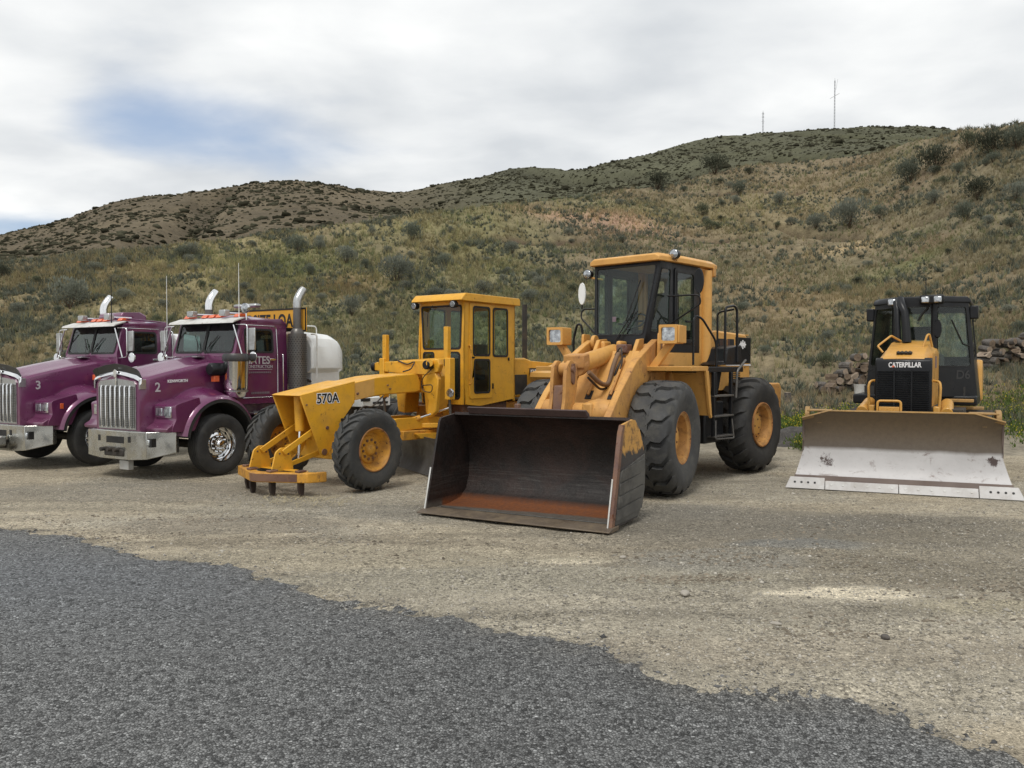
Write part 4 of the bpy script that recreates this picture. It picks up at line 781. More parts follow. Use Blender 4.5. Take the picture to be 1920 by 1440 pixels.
    MB().box(.62,.84,-.33,-.0,1.86,2.06,rot=Matrix.Rotation(R(8),3,'Y')).build('head_block','lyelw',tc,.02)
    MB().box(-.75,-.45,-.30,-.22,1.95,2.28).build('cylinder_mount','lyel',t,.03); MB().box(-.75,-.45,-.03,.05,1.95,2.28).build('cylinder_mount','lyel',t,.03)
    for y in(-.46,): MB().lathe([(-.03,0),(-.03,.12),(.03,.12),(.03,0)],o=(-.62,y,2.26),n=20).build('mount_ear','lyel',t,.006)
    rod('hydraulic_hose',[(.72,.02,1.80),(.45,.10,1.62),(.22,.12,1.60),(.05,.14,1.92),(-.10,.16,2.10),(-.35,.20,2.14)],.035,'hoseb',t,.14,10); rod('hydraulic_hose',[(.70,.0,1.72),(.40,.08,1.52),(.1,.12,1.60),(.02,.2,1.9),(-.2,.22,2.04)],.018,'hose',t,.12,8)
    rod('hydraulic_hose',[(-.1,.10,2.05),(-.05,.22,2.20),(.0,.26,1.92),(.12,.2,1.70)],.012,'hose',t,.1,8); MB().box(-.42,-.18,.08,.26,2.08,2.22).build('valve_block','lrust',t,.02)
    # fenders and lamps
    for s in(-1,1):
        y0,y1=min(s*.56,s*1.28),max(s*.56,s*1.28)
        MB().prism([(-.12,1.88),(-.14,1.81),(-1.02,1.81),(-1.06,1.86),(-1.02,1.88)],'y',y0,y1).build('fender','lyel',t,.008)
        MB().prism([(-.98,1.81),(-1.02,1.81),(-1.22,1.12),(-1.18,1.10)],'y',y0,y1).build('fender_rear','lyel',t,.006)
        MB().prism([(-.90,1.81),(-1.03,1.81),(-1.24,1.08),(-1.20,1.06),(-1.12,1.14)],'y',min(s*1.25,s*1.29),max(s*1.25,s*1.29)).build('fender_edge','lyel',t,.004)
        MB().box(-1.0,-.3,min(s*.40,s*.62),max(s*.40,s*.62),1.5,1.80).build('fender_mount','lyelw',t,.02)
        lx=-.22; ly=s*.93
        br=MB().prism([(s*.56,1.84),(s*.70,1.84),(s*.98,2.24),(s*.86,2.24)],'x',lx-.14,lx-.02).build('lamp_bracket','lyel',t,.01)
        hl=MB().panel(rrect(ly-.14,ly+.14,2.22,2.50,.02),[rrect(ly-.105,ly+.105,2.26,2.46,.03)],lambda u,v:(lx+.12,u,v),(-.34,0,0)).build('headlight','lyel',t,.006)
        MB().box(lx-.22,lx-.05,ly-.12,ly+.12,2.24,2.48).build('lamp_back','lyel',hl); MB().prism(rrect(ly-.105,ly+.105,2.26,2.46,.03),'x',lx+.05,lx+.09).build('lens','lamp',hl,.015)
        if s>0: MB().box(lx-.25,lx+.10,ly+.14,ly+.17,2.23,2.49).build('turn_signal','lyel',hl,.006)
    # ---- bucket
    prof=[(2.98,.015),(2.45,.02),(2.16,.06),(1.98,.18),(1.90,.38),(1.88,.62),(1.92,.88),(2.05,1.10),(2.20,1.24),(2.30,1.27)]
    inn=[(2.98,.05),(2.46,.055),(2.18,.095),(2.02,.20),(1.945,.39),(1.925,.62),(1.962,.87),(2.08,1.07),(2.22,1.205),(2.31,1.235)]
    hw_=1.255
    bk=MB().prism(prof+inn[::-1],'y',-hw_,hw_).build('bucket',BUCK,t,smooth=50)
    MB().prism([(2.22,1.24),(2.32,1.255),(2.37,1.34),(2.34,1.35),(2.25,1.30)],'y',-1.02,.70).build('spill_guard','bucket_lip',bk,.006)
    ck=[(2.99,.03),(2.93,.20),(2.66,1.16),(2.62,1.21),(2.30,1.25),(2.20,1.235),(2.04,1.10),(1.90,.88),(1.86,.62),(1.88,.38),(1.96,.17),(2.14,.045)]
    for s in(-1,1):
        c=MB().prism(ck,'y',min(s*hw_,s*(hw_+.03)),max(s*hw_,s*(hw_+.03))).build('bucket_cheek',CHEEK if s>0 else BUCK,bk,.004)  # left cheek uses the dark bucket material: inner shade put into its colour
        if s<0: MB().prism([(2.99,.04),(2.845,.58),(2.84,.57),(2.98,.04)],'y',-hw_-.033,-hw_-.012).build('worn_edge','dwhite',bk,.002); continue
        MB().prism([(2.99,.04),(2.70,1.12),(2.64,1.21),(2.58,1.20),(2.62,1.10),(2.90,.06)],'y',min(s*(hw_-.012),s*(hw_+.045)),max(s*(hw_-.012),s*(hw_+.045))).build('side_cutter','lrust',bk,.006)
        ed=[(3.003,.045),(2.99,.045),(2.848,.58),(2.856,.60)]
        MB().prism(ed,'y',hw_-.014,hw_+.004).build('worn_edge','dwhite',bk,.003)
        MB().prism([(2.88,.07),(2.72,.66),(1.90,.80),(1.885,.62),(1.90,.39),(1.98,.19),(2.15,.065)],'y',min(s*(hw_+.028),s*(hw_+.052)),max(s*(hw_+.028),s*(hw_+.046))).build('wear_plate','wearp',bk,.004)
        for k in range(4):
            a0=.12+.145*k; a1=a0+.12; xr=lambda z:2.90-(z-.05)*.27; xl=lambda z:1.96 if z<.3 else 1.90
            MB().prism([(xr(a0)-.02,a0),(xr(a1)-.02,a1+.0),(xl(a1)+.05,a1+.03*k/3+.04),(xl(a0)+.07,a0+.03)],'y',hw_+.046,hw_+.058).build('wear_strip','wearp',bk,.004)
    MB().prism([(3.11,.02),(3.11,.035),(2.98,.062),(2.80,.062),(2.80,.012),(3.0,.008)],'y',-hw_-.06,hw_+.06).build('cutting_edge','edgem',bk,.006)
    MB().box(2.74,2.76,-1.18,1.18,.052,.064).build('weld_bead','wearp',bk,.004)
    MB().box(2.22,2.30,-.34,-.28,1.30,1.40).build('lip_stop','lrust',bk,.01)
    for y in(-.56,.56,-.16): MB().prism([(1.98,1.06),(1.72,.85),(1.70,.2),(1.90,.16),(1.87,.6)],'y',y-.04,y+.04).build('bucket_bracket','lrust',bk,.01)
    XF[0]=None
    return t
def bucket_mats():
    def stdmat(name,fn):
        m,nt,b,o=nt_new(name); tc=nt.nodes.new('ShaderNodeTexCoord').outputs['Object']; sp=nt.nodes.new('ShaderNodeSeparateXYZ'); nt.links.new(tc,sp.inputs[0]); fn(nt,b,tc,sp); return m
    def inner(nt,b,tc,sp):
        n=add_noise(nt,tc,2.2,9,.65,.6); n2=add_noise(nt,tc,14,8,.7)
        c=mixc(nt,rng_map(nt,n,.38,.66),(.014,.011,.010),(.036,.021,.017))
        # horizontal scrape lines in the lower back
        mp=nt.nodes.new('ShaderNodeMapping'); nt.links.new(tc,mp.inputs[0]); mp.inputs['Scale'].default_value=(1,1.2,34)
        ln=rng_map(nt,add_noise(nt,mp.outputs[0],1.6,5,.6),.5,.72); zz=rng_map(nt,sp.outputs[2],.10,.42); zz2=rng_map(nt,sp.outputs[2],.62,.40)
        c=mixc(nt,mth(nt,'MULTIPLY',mth(nt,'MULTIPLY',ln,mth(nt,'MULTIPLY',zz,zz2)),.7),c,(.085,.08,.072))
        # bare scratches
        mp2=nt.nodes.new('ShaderNodeMapping'); nt.links.new(tc,mp2.inputs[0]); mp2.inputs['Scale'].default_value=(1,9,2.5)
        sc=mth(nt,'MULTIPLY',rng_map(nt,add_noise(nt,mp2.outputs[0],2.6,9,.8),.655,.68),mth(nt,'MULTIPLY',rng_map(nt,sp.outputs[2],.30,.4),rng_map(nt,sp.outputs[2],.85,.6))); c=mixc(nt,sc,c,(.45,.42,.38))
        # rust pan on the floor and bare steel towards the edge
        fl=rng_map(nt,sp.outputs[2],.16,.09); xr=rng_map(nt,mth(nt,'ADD',mth(nt,'ADD',sp.outputs[0],mth(nt,'MULTIPLY',sp.outputs[1],.09)),mth(nt,'MULTIPLY',n,.22)),2.66,2.60)
        rust=mixc(nt,rng_map(nt,n2,.35,.65),(.24,.085,.032),(.15,.06,.03)); floor=mixc(nt,xr,mixc(nt,n2,(.075,.065,.055),(.15,.13,.11)),rust)
        ff=nt.nodes.new('ShaderNodeClamp'); nt.links.new(fl,ff.inputs[0]); c=mixc(nt,ff.outputs[0],c,floor)
        nt.links.new(c,b.inputs['Base Color']); b.inputs['Roughness'].default_value=.55; nt.links.new(rng_map(nt,n2,.3,.7,.38,.7),b.inputs['Roughness']); b.inputs['Metallic'].default_value=.25
        bp=nt.nodes.new('ShaderNodeBump'); bp.inputs['Strength'].default_value=.35; bp.inputs['Distance'].default_value=.02; nt.links.new(n2,bp.inputs['Height']); nt.links.new(bp.outputs[0],b.inputs['Normal'])
    def cheek(nt,b,tc,sp):
        n=add_noise(nt,tc,5,9,.7,.5); e=mth(nt,'ADD',sp.outputs[2],mth(nt,'MULTIPLY',n,.30)); c=mixc(nt,rng_map(nt,e,1.0,1.03),(.045,.040,.038),(.55,.29,.07))
        c=mixc(nt,mth(nt,'MULTIPLY',rng_map(nt,add_noise(nt,tc,9,8,.7),.5,.62),.7),c,(.05,.03,.025)); nt.links.new(c,b.inputs['Base Color']); b.inputs['Roughness'].default_value=.65
    M['wearp']=paint('wear_plate',(.10,.098,.09),(.055,.052,.048),.55,.3,dirt=.7,dcol=(.18,.17,.15),bump=.5,bsc=18); M['edgem']=paint('cutting_edge_steel',(.16,.125,.09),(.10,.075,.055),.55,.3,dirt=.7,dcol=(.2,.15,.09),bump=.3)
    M['bucket_lip']=paint('bucket_lip',(.075,.045,.042),(.05,.032,.03),.6,.1,dirt=.4,dcol=(.12,.07,.06))
    M['bk']=stdmat('bucket_steel',inner); M['ck']=stdmat('bucket_cheek',cheek)
bucket_mats(); BUCK='bk'; CHEEK='ck'
make_loader()
# ---------------------------------------------------------------- bulldozer
def blade_mat():
    m,nt,b,o=nt_new('blade_steel'); tc=nt.nodes.new('ShaderNodeTexCoord').outputs['Object']; sp=nt.nodes.new('ShaderNodeSeparateXYZ'); nt.links.new(tc,sp.inputs[0])
    n=add_noise(nt,tc,1.6,8,.6); n2=add_noise(nt,tc,16,8,.75)
    up=mixc(nt,rng_map(nt,sp.outputs[2],.55,1.05),(.115,.10,.085),(.15,.105,.06)); up=mixc(nt,mth(nt,'MULTIPLY',rng_map(nt,n2,.4,.7),.5),up,(.08,.06,.045))
    lo=mixc(nt,rng_map(nt,n,.35,.7),(.50,.49,.49),(.41,.40,.40))
    mp=nt.nodes.new('ShaderNodeMapping'); nt.links.new(tc,mp.inputs[0]); mp.inputs['Scale'].default_value=(1,1.2,2); st=rng_map(nt,add_noise(nt,mp.outputs[0],2.7,9,.75,.8),.56,.66)
    lo=mixc(nt,mth(nt,'MULTIPLY',st,.75),lo,(.13,.085,.07)); lo=mixc(nt,mth(nt,'MULTIPLY',rng_map(nt,n2,.55,.75),.35),lo,(.25,.23,.22))
    for yc,zc,ry,rz,w in((-1.02,.42,.17,.16,1.0),(1.24,.50,.10,.09,1.3),(-.2,.40,.5,.10,.45),(.45,.36,.3,.08,.4)):
        a_=mth(nt,'POWER',mth(nt,'ABSOLUTE',mth(nt,'DIVIDE',mth(nt,'SUBTRACT',sp.outputs[1],yc),ry)),2.0); b_=mth(nt,'POWER',mth(nt,'ABSOLUTE',mth(nt,'DIVIDE',mth(nt,'SUBTRACT',sp.outputs[2],zc),rz)),2.0)
        g_=mth(nt,'MULTIPLY',mth(nt,'EXPONENT',mth(nt,'MULTIPLY',mth(nt,'ADD',a_,b_),-1.0)),w); cl=nt.nodes.new('ShaderNodeClamp'); nt.links.new(rng_map(nt,mth(nt,'ADD',mth(nt,'MULTIPLY',g_,.42),n2),.80,.90),cl.inputs[0]); lo=mixc(nt,cl.outputs[0],lo,(.055,.035,.03))
    e=mth(nt,'ADD',sp.outputs[2],mth(nt,'MULTIPLY',n,.05)); c=mixc(nt,rng_map(nt,e,.60,.66),lo,up); nt.links.new(c,b.inputs['Base Color'])
    nt.links.new(rng_map(nt,e,.60,.66,.45,.6),b.inputs['Roughness']); b.inputs['Metallic'].default_value=.0
    M['blade']=m
    M['bedge']=paint('bare_edge_steel',(.56,.55,.54),(.47,.46,.45),.6,.0,dirt=.4,dcol=(.3,.26,.22)); M['bstrip']=paint('brown_strip',(.16,.12,.10),(.11,.08,.07),.6)
    M['track']=paint('track_steel',(.16,.15,.14),(.10,.09,.08),.5,.5,dirt=.7,dcol=(.16,.13,.1))
blade_mat()
def make_dozer(loc,a,bloc,ba):
    XF[0]=None
    t=thing('bulldozer','yellow and black crawler bulldozer with white wide blade, near the firewood','bulldozer',loc,a)
    # hood
    rings=[]
    for x,hw,zb,zs,zc in((.0,.425,1.08,1.98,2.02),(-.06,.428,1.08,2.02,2.07),(-.5,.43,1.08,2.10,2.20),(-1.0,.43,1.1,2.20,2.31),(-1.55,.43,1.1,2.26,2.36)):
        h=[(hw,zb),(hw,zs-.12),(hw-.02,zs-.05),(hw-.08,zs),(hw*.72,zc-.01),(0,zc)]; rings.append([(x,y,z) for y,z in h]+[(x,-y,z) for y,z in h[-2::-1]])
    hd=MB().loft(rings).build('hood','cyel',t,.008,smooth=30)
    MB().prism([(.05,1.06),(.05,1.88),(.03,1.98),(-.03,2.02),(-.14,2.02),(-.10,1.06)],'y',-.435,.435).build('nose_panel','black',t,.03)
    m=MB()
    for k in range(19): z=1.12+.037*k; m.prism([(.052,z),(.085,z+.004),(.085,z+.010),(.052,z+.022)],'y',-.40,.40)
    gr=m.build('grille','black',t,smooth=0)
    m=MB(); 
    for y in(-.13,.14): m.box(.052,.09,y-.012,y+.012,1.1,1.82)
    m.build('grille_bars','black',gr)
    text(t,'CATERPILLAR',.118,(.053,-.225,1.862),(0,1,0),(0,0,1),'letww','maker_name',.004,sx=.70)
    MB().prism([(-.052,1.862),(.0,1.862),(-.026,1.90)],'x',.0545,.057).build('name_triangle','orange',t).matrix_local=Matrix.Translation((0,-.125,0))
    m=MB(); m.box(-.20,-.08,-.12,.12,2.06,2.13); 
    for k in range(4): m.cyl((-.05,-.09+.06*k,2.09),(-.1,-.09+.06*k,2.13),.03,.02,8)
    m.build('hood_catch','chassis',t,.012)
    for s in(-1,1):
        rod('hood_rail',[(-.30,-.36,2.12),(-.32,-.45,2.23),(-.62,-.27,2.42),(-.84,-.14,2.33)] if s<0 else [(-.60,.24,2.20),(-.66,.30,2.42),(-.72,.33,2.44),(-.80,.37,2.22)],.018,'cyel',t,.03)
        rod('side_rail',[(-.10,s*.54,1.10),(-.10,s*.56,1.52),(-.14,s*.54,1.62),(-.2,s*.44,1.63)],.022,'cyel',t,.08)
        MB().box(-.25,-.05,s*.50-.05,s*.50+.05,1.06,1.20).build('rail_foot','cyel',t,.02)
    MB().box(-1.3,-.12,.43,.438,1.15,2.1).build('side_door','cyel',t,.004); MB().box(-.75,-.55,.44,.447,1.85,2.05).build('side_decal','letg',t)
    # exhaust / pre-cleaner pipe
    MB().tube([(-.95,-.05,2.30),(-.97,-.06,2.45),(-1.02,-.10,2.85),(-1.08,-.17,3.0),(-1.2,-.20,3.10)],[.075,.075,.07,.075,.07],22).build('exhaust_stack','black',t)
    MB().tube([(-1.0,-.20,2.32),(-1.05,-.23,2.9),(-1.15,-.26,3.05)],.055,16).build('pipe','black',t)
    # cab: angled front corners
    def plan(k,h): return [(-1.28,-.30*k),(-1.28,.36*k),(-1.75,.09+.91*h),(-3.0,.09+.91*h),(-3.0,.09-.91*h),(-1.75,.09-.91*h)]
    lo=plan(1,1.04); hi=plan(1,.86); zl,zh=1.32,3.05
    def face(i,j,name,wins,mat='black',mg=.06,glassm='glass'):
        A,B,Cc,D_=Vector((*lo[i],zl)),Vector((*lo[j],zl)),Vector((*hi[j],zh)),Vector((*hi[i],zh)); n=(B-A).cross(D_-A).normalized()
        fn=lambda u,v:(A*(1-u)+B*u)*(1-v)+(D_*(1-u)+Cc*u)*v
        cen=Vector((-2.1,0,2.2)); n=n if (A-cen).dot(n)>0 else -n
        P=MB().panel([(0,0),(1,0),(1,1),(0,1)],wins,fn,-n*.05).build(name,mat,t,.004)
        for w in wins: window(P,w,fn,n,glassm,frame=.006)
        return fn,n
    def rr(u0,u1,v0,v1,r=.04): return rpoly([(u0,v0),(u1,v0),(u1,v1),(u0,v1)],r)
    face(0,1,'cab_front',[rr(.08,.92,.56,.95)])
    fn,n=face(1,2,'cab_door',[rr(.09,.91,.32,.95)]); fn0,n0=face(0,5,'cab_door',[rr(.09,.91,.32,.95)],glassm='glassd')  # left side tinted darker; lighter panes put a bright reflection into the tint
    face(2,3,'cab_side',[rr(.05,.95,.40,.93)]); face(4,5,'cab_side',[rr(.05,.95,.40,.93)],glassm='glassd'); face(3,4,'cab_back',[rr(.08,.92,.42,.93)])
    p=fn(.52,.19)+n*.006; u=(fn(.9,.19)-fn(.1,.19)).normalized(); text(t,'D6',.22,tuple(p),u,(0,0,1),'doorlet','door_mark',.004,ext=.001)
    MB().loft([[(x,y,3.03) for x,y in plan(1.05,.90)],[(x,y,3.10) for x,y in plan(1.05,.90)],[(x*.99-.02,y*.95,3.15) for x,y in plan(1.05,.88)]]).build('cab_roof','black',t,.02)
    MB().box(-1.36,-1.16,-.42,-.22,3.0,3.12).build('lamp_housing','black',t,.03); MB().box(-1.36,-1.14,.12,.52,3.0,3.16).build('lamp_housing','black',t,.03)
    for y,z in((-.33,3.05),(.22,3.075),(.42,3.075)): MB().box(-1.16,-1.13,y-.065,y+.065,z-.055,z+.055).build('work_lamp','lamp',t,.015)
    for s in(-1,1): MB().box(-1.98,-1.75,.09+s*.87-.07,.09+s*.87+.07,2.74,2.98).build('side_lamp','black',t,.02)
    MB().tube([(-1.27,.28,2.98),(-1.265,.16,2.82),(-1.27,.10,2.70)],.02,8).build('wiper','seal',t); MB().tube([(-1.5,.62,2.72),(-1.62,.80,2.28),(-1.7,.9,2.24)],.014,8).build('wiper','seal',t)
    MB().tube([(-1.27,.36,2.2),(-1.27,.36,3.0)],.05,10).build('cab_post','black',t)
    MB().loft([[(-1.27+dx,.42+.065*math.cos(q)*k,2.55+.17*math.sin(q)*k) for q in np.linspace(0,2*PI,18,endpoint=False)] for dx,k in((0,.8),(.03,1),(.06,.9))]).build('mirror','black',t)
    MB().tube([(-2.6,.1,3.1),(-2.6,.1,3.6)],.008,6).build('antenna','black',t)
    st=MB().box(-2.6,-2.1,-.28,.28,1.75,1.95).build('seat','seat',t,.05); MB().box(-2.75,-2.58,-.27,.27,1.95,2.65).build('seat_back','seat',st,.06); MB().box(-1.7,-1.45,-.4,.5,1.4,2.1).build('console','int',t,.05); MB().box(-2.95,-1.6,-.85,.85,1.34,1.5).build('cab_floor','int',t)
    MB().prism([(-3.0,1.34),(-3.0,1.80),(-3.1,2.0),(-3.45,2.0),(-3.7,1.8),(-3.7,1.2),(-3.0,1.2)],'y',-.95,1.06).build('fuel_tank','cyel',t,.05)
    MB().box(-3.0,-1.5,-1.04,1.04,1.16,1.34).build('cab_base','black',t,.03)
    # frame, tracks
    MB().box(-3.4,-.1,-.48,.48,.5,1.2).build('main_frame','chassis',t,.04)
    for s in(-1,1):
        yc=s*.95
        MB().prism([(-.35,.45),(-.5,.7),(-3.1,.75),(-3.3,.45),(-3.1,.28),(-.5,.28)],'y',yc-.12,yc+.12).build('track_frame','cyelw',t,.02)
        path=[]
        for k in range(17): th=R(90-180*k/16); path.append((-.55+.42*math.cos(th),.45+.42*math.sin(th)))
        for k in range(17): th=R(-90-180*k/16); path.append((-3.15+.46*math.cos(th),.49+.46*math.sin(th)))
        pts=[]; P=[Vector((a,b)) for a,b in path]+[Vector(path[0])]
        tot=0
        segs=[]
        for i in range(len(P)-1): segs.append((tot,P[i],P[i+1])); tot+=(P[i+1]-P[i]).length
        n=44; belt=MB()
        for k in range(n):
            q=tot*k/n
            for s0,A,B in segs:
                L=(B-A).length
                if L>0 and s0<=q<=s0+L: p=A+(B-A)*((q-s0)/L); d=(B-A).normalized(); break
            nn=Vector((-d.y,d.x)); w=tot/n*.47; y0,y1=yc-.30,yc+.30
            quad=[p-d*w,p+d*w,p+d*w+nn*.02,p-d*w*.2+nn*.02,p-d*w*.2+nn*.065,p-d*w*.45+nn*.065,p-d*w*.6+nn*.02,p-d*w+nn*.02]
            belt.prism([(v.x,v.y) for v in quad],'y',y0,y1)
        belt.build('track','track',t,smooth=0)
        for x in(-.55,-3.15): MB().lathe([(-.08,0),(-.08,.30),(-.05,.36),(.05,.36),(.08,.30),(.08,0)],o=(x,yc,.47),n=28).build('track_wheel','cyelw',t)
    for x,y0,y1,z in((-1.2,.55,1.0,1.24),(-1.5,.60,1.15,1.10)): MB().box(x-.14,x+.14,y0,y1,z,z+.05).build('step_plate','cyelw',t,.008)
    MB().cyl((-.7,.62,1.22),(-.1,.66,1.08),.10,.10,22).build('lift_cylinder','cyel',t,.012); MB().cyl((-.7,-.62,1.22),(-.1,-.66,1.08),.10,.10,22).build('lift_cylinder','cyel',t,.012)
    MB().box(-.9,-.1,.60,.9,1.05,1.16).build('catwalk','chassis',t,.01)
    # blade in its own angle
    W0=Matrix.Translation(bloc)@Matrix.Rotation(-R(90+ba),4,'Z'); Wt=Matrix.Translation(loc)@Matrix.Rotation(-R(90+a),4,'Z'); XF[0]=Wt.inverted()@W0
    prof=[(.0,.13),(-.08,.22),(-.15,.36),(-.19,.55),(-.20,.72),(-.18,.90),(-.12,1.06),(-.04,1.185)]
    bl=MB()
    def bx(y): return 0
    hw=lambda z:1.36+ (1.50-1.36)*max(0,(.55-z)/.5) if z<.55 else 1.36+.0*(z)
    ys=np.linspace(-1,1,33); rows=[]
    for d,z in prof:
        for u in ys:
            w=hw(z); y=u*w; zz=z
            if z>1.05:
                lim=1.19-max(0,(abs(y)-.98))*.30; zz=min(z,lim)
            rows.append((d,y,zz))
    nf=len(ys)
    bl.grid(rows,nf,len(prof)); bl.grid([(d-.03,y,z) for d,y,z in rows],nf,len(prof))
    o=bl.build('blade','blade',t,smooth=40)
    MB().loft([[(-.04,y,z),(-.015,y,z+.0),(-.02,y,z+.022),(-.09,y,z+.02),(-.09,y,z-.04)] for y,z in((-1.37,1.075),(-.98,1.19),(.98,1.19),(1.37,1.075))]).build('blade_top_rail','cyelw',o,.004)
    for s in(-1,1):
        MB().prism([(-.04,1.08),(-.13,1.02),(-.20,.72),(-.19,.55),(-.24,.55),(-.32,.8),(-.22,1.08)],'y',min(s*1.34,s*1.37),max(s*1.34,s*1.37)).build('blade_end_plate','bstrip',o,.006)
        MB().lathe([(-.035,0),(-.035,.13),(.035,.13),(.035,0)],o=(-.24,s*1.30,1.12),n=22).build('tilt_eye','cyelw',o,.008); MB().box(-.4,-.12,s*1.12-.18,s*1.12+.18,1.18,1.205).build('blade_step','cyelw',o,.005); MB().box(-.2,-.14,s*1.12-.03,s*1.12+.03,1.0,1.18).build('step_post','cyelw',o)
    MB().prism([(.0,.20),(.04,.09),(.03,.08),(-.03,.18)],'y',-1.47,1.47).build('brown_strip','bstrip',o,.003)
    segs=[(-1.60,-1.03,1),(-1.02,-.01,0),(.0,1.03,0),(1.04,1.60,1)]
    for y0,y1,e in segs:
        zt=.165 if e else .125; pr=[(.03,zt),(.115,.0),(.095,-.0),(.0,zt)]
        if e:
            q=[(y0,0),(y1,0)]; s=1 if y0>0 else -1; A=[(.03,y0+(.07 if s<0 else 0),zt),(.115,y0,.0),(.09,y0,.0),(.0,y0+(.07 if s<0 else 0),zt)]; B=[(.03,y1-(.07 if s>0 else 0),zt),(.115,y1,.0),(.09,y1,.0),(.0,y1-(.07 if s>0 else 0),zt)]
            g=MB().loft([A,B]).build('end_bit','bedge',o,.006)
        else: g=MB().prism(pr,'y',y0,y1).build('cutting_edge','bedge',o,.006)
        nb=4 if e else 6
        for k in range(nb):
            y=(y0+.14+(y1-y0-.28)*k/(nb-1)) if e else y0+(y1-y0)*(k+.5)/nb; f=.45; P=Vector((.03+.085*f,y,zt*(1-f)))+Vector((.001,0,.001)); nv=Vector((zt,0,.085)).normalized()
            m=MB(); m.cyl(P,P+nv*.006,.018,.016,12); m.build('bolt','seal' if e else 'dwhite',g)
    rod('front_step',[(-.14,-.30,1.16),(-.13,-.30,1.36),(-.13,.02,1.36),(-.13,.02,1.16)],.018,'cyel',o,.05); MB().box(-.18,-.12,-.28,.0,1.18,1.27).build('blade_plate','cyel',o,.006)
    for s in(-1,1): MB().prism([(-.2,.35),(-.2,.6),(-1.6,.62),(-1.6,.42)],'y',s*.75-.08,s*.75+.08).build('push_arm','cyelw',o,.01)
    MB().box(-.9,-.2,-.5,.5,.35,.75).build('push_frame','cyelw',o,.03)
    XF[0]=None
M['doorlet']=paint('dim_door_letters',(.028,.028,.03),None,.4)
make_dozer((6.66,13.8,0),32,(5.76,12.03,0),23)
# ---------------------------------------------------------------- terrain
# crest of the near slope and the far ridge line, by direction (the columns are directions px -> X/Y)
A_px=[-2600,-900,0,100,200,300,400,500,560,640,700,780,860,930,1000,1100,1180,1260,1330,1400,1480,1560,1640,1720,1800,1860,1920,2300,4500]
A_y =[560,520,494,482,474,464,456,444,438,430,421,406,396,383,376,367,357,350,330,312,306,300,288,268,254,246,240,225,260]
A_Y =[48,48,50,50,50,51,52,54,55,56,57,58,60,62,66,70,74,78,82,84,84,82,78,70,62,58,56,54,52]
B_px=[-2600,-900,-200,0,60,100,160,220,280,330,400,440,480,520,560,600,640,680,720,760,800,860,900,930,960,1000,1060,1100,1150,1180,1250,1300,1350,1400,1440,1480,1560,1640,1700,1770,1800,1850,1950,2500,4500]
B_y =[620,560,470,443,430,420,400,380,369,366,358,351,346,342,341,343,350,358,360,361,354,340,333,325,319,316,322,318,305,299,280,265,258,256,252,248,243,240,240,244,252,262,285,330,420]
B_Y =[200,200,220,225,228,230,230,232,235,235,235,235,235,235,238,240,245,250,255,260,262,266,270,272,275,278,280,280,282,282,284,285,285,285,285,285,285,285,285,285,285,285,285,260,240]
T_px=[-2600,900,1200,1420,1500,2000,4500]; T_Y=[23,23,18.5,17,16.8,16.8,16.5]
def terr(X,Y,noise=True):
    X=np.asarray(X,float); Y=np.asarray(Y,float); px=960+F*X/np.maximum(Y,1)
    ya=np.interp(px,A_px,A_y); Yc=np.interp(px,A_px,A_Y); yb=np.interp(px,B_px,B_y); Yb=np.interp(px,B_px,B_Y); Y0=np.interp(px,T_px,T_Y)
    k=math.atan((720-HOR)/F); zA=HC+(HOR-ya)/F*Yc; zB=HC+(HOR-yb)/F*Yb
    t=np.clip((Y-Y0)/(Yc-Y0),0,1.0); s=t**1.42
    z1=zA*s
    # just past the near crest the slope eases off, then the far hill rises
    tb=np.clip((Y-Yc)/(Yb-Yc),0,1); valley=zA-2.5*np.minimum(1,(Y-Yc)/25)
    up=tb**1.15; z2=valley+(zB-zA+2.5*0)*up+2.5*up
    z2=np.where(Y>Yc,z2,z1); over=np.maximum(0,Y-Yb); z=np.where(Y<=Yc,z1,z2)-over*.35*np.minimum(1,over/30)
    if noise:
        amp=sst(0,.12,t)*(1-.5*(Y>Yc)); z=z+amp*((fbm(X,Y,.09,4,3)-.5)*1.3+(fbm(X,Y,.5,3,5)-.5)*.35)
        # benches cut across the slope on the right
        for (x0,y0,w,d,h,sl) in LEDGES: 
            e=np.exp(-((X-x0)/w)**2)*sst(.25,.5,fbm(X,Y*0,.35,3,19)); q=Y-(y0+sl*(X-x0)+1.6*(fbm(X,Y*0,.3,4,9)-.5)*2); z=z-h*e*sst(-d,0,q)*(1-sst(0,1.2,q))
        rav=sst(0,.25,tb)*(1-sst(.82,1,tb)); r=np.abs(fbm(X*.9+Y*.25,Y*.18,.030,4,21)-.5)*2; z=z-rav*(1-sst(0,.34,r))*3.2
        z=z+(tb>0)*(fbm(X,Y,.12,3,33)-.5)*1.1*sst(0,.1,tb)
    return z
LEDGES=[]
def locate(px,py,Ymin=17,Ymax=300):
    Ys=np.geomspace(Ymin,Ymax,1500); Xs=(px-960)/F*Ys; zs=terr(Xs,Ys); pr=HOR-(zs-HC)/Ys*F
    i=np.argmax(pr<=py) if (pr<=py).any() else len(Ys)-1
    return float(Xs[i]),float(Ys[i]),float(zs[i])
def ledge(px,py,w,d,h):
    a=locate(px-60,py); b=locate(px+60,py); x,y,z=locate(px,py); return (x,y,w,d,h,(b[1]-a[1])/(b[0]-a[0]))
LEDGES=[ledge(1580,446,5.5,2.2,1.5),ledge(1330,452,3.0,1.6,.9),ledge(1760,486,3.4,1.6,.9),ledge(1020,452,2.6,1.3,.8),ledge(1420,360,5,1.5,.6)]
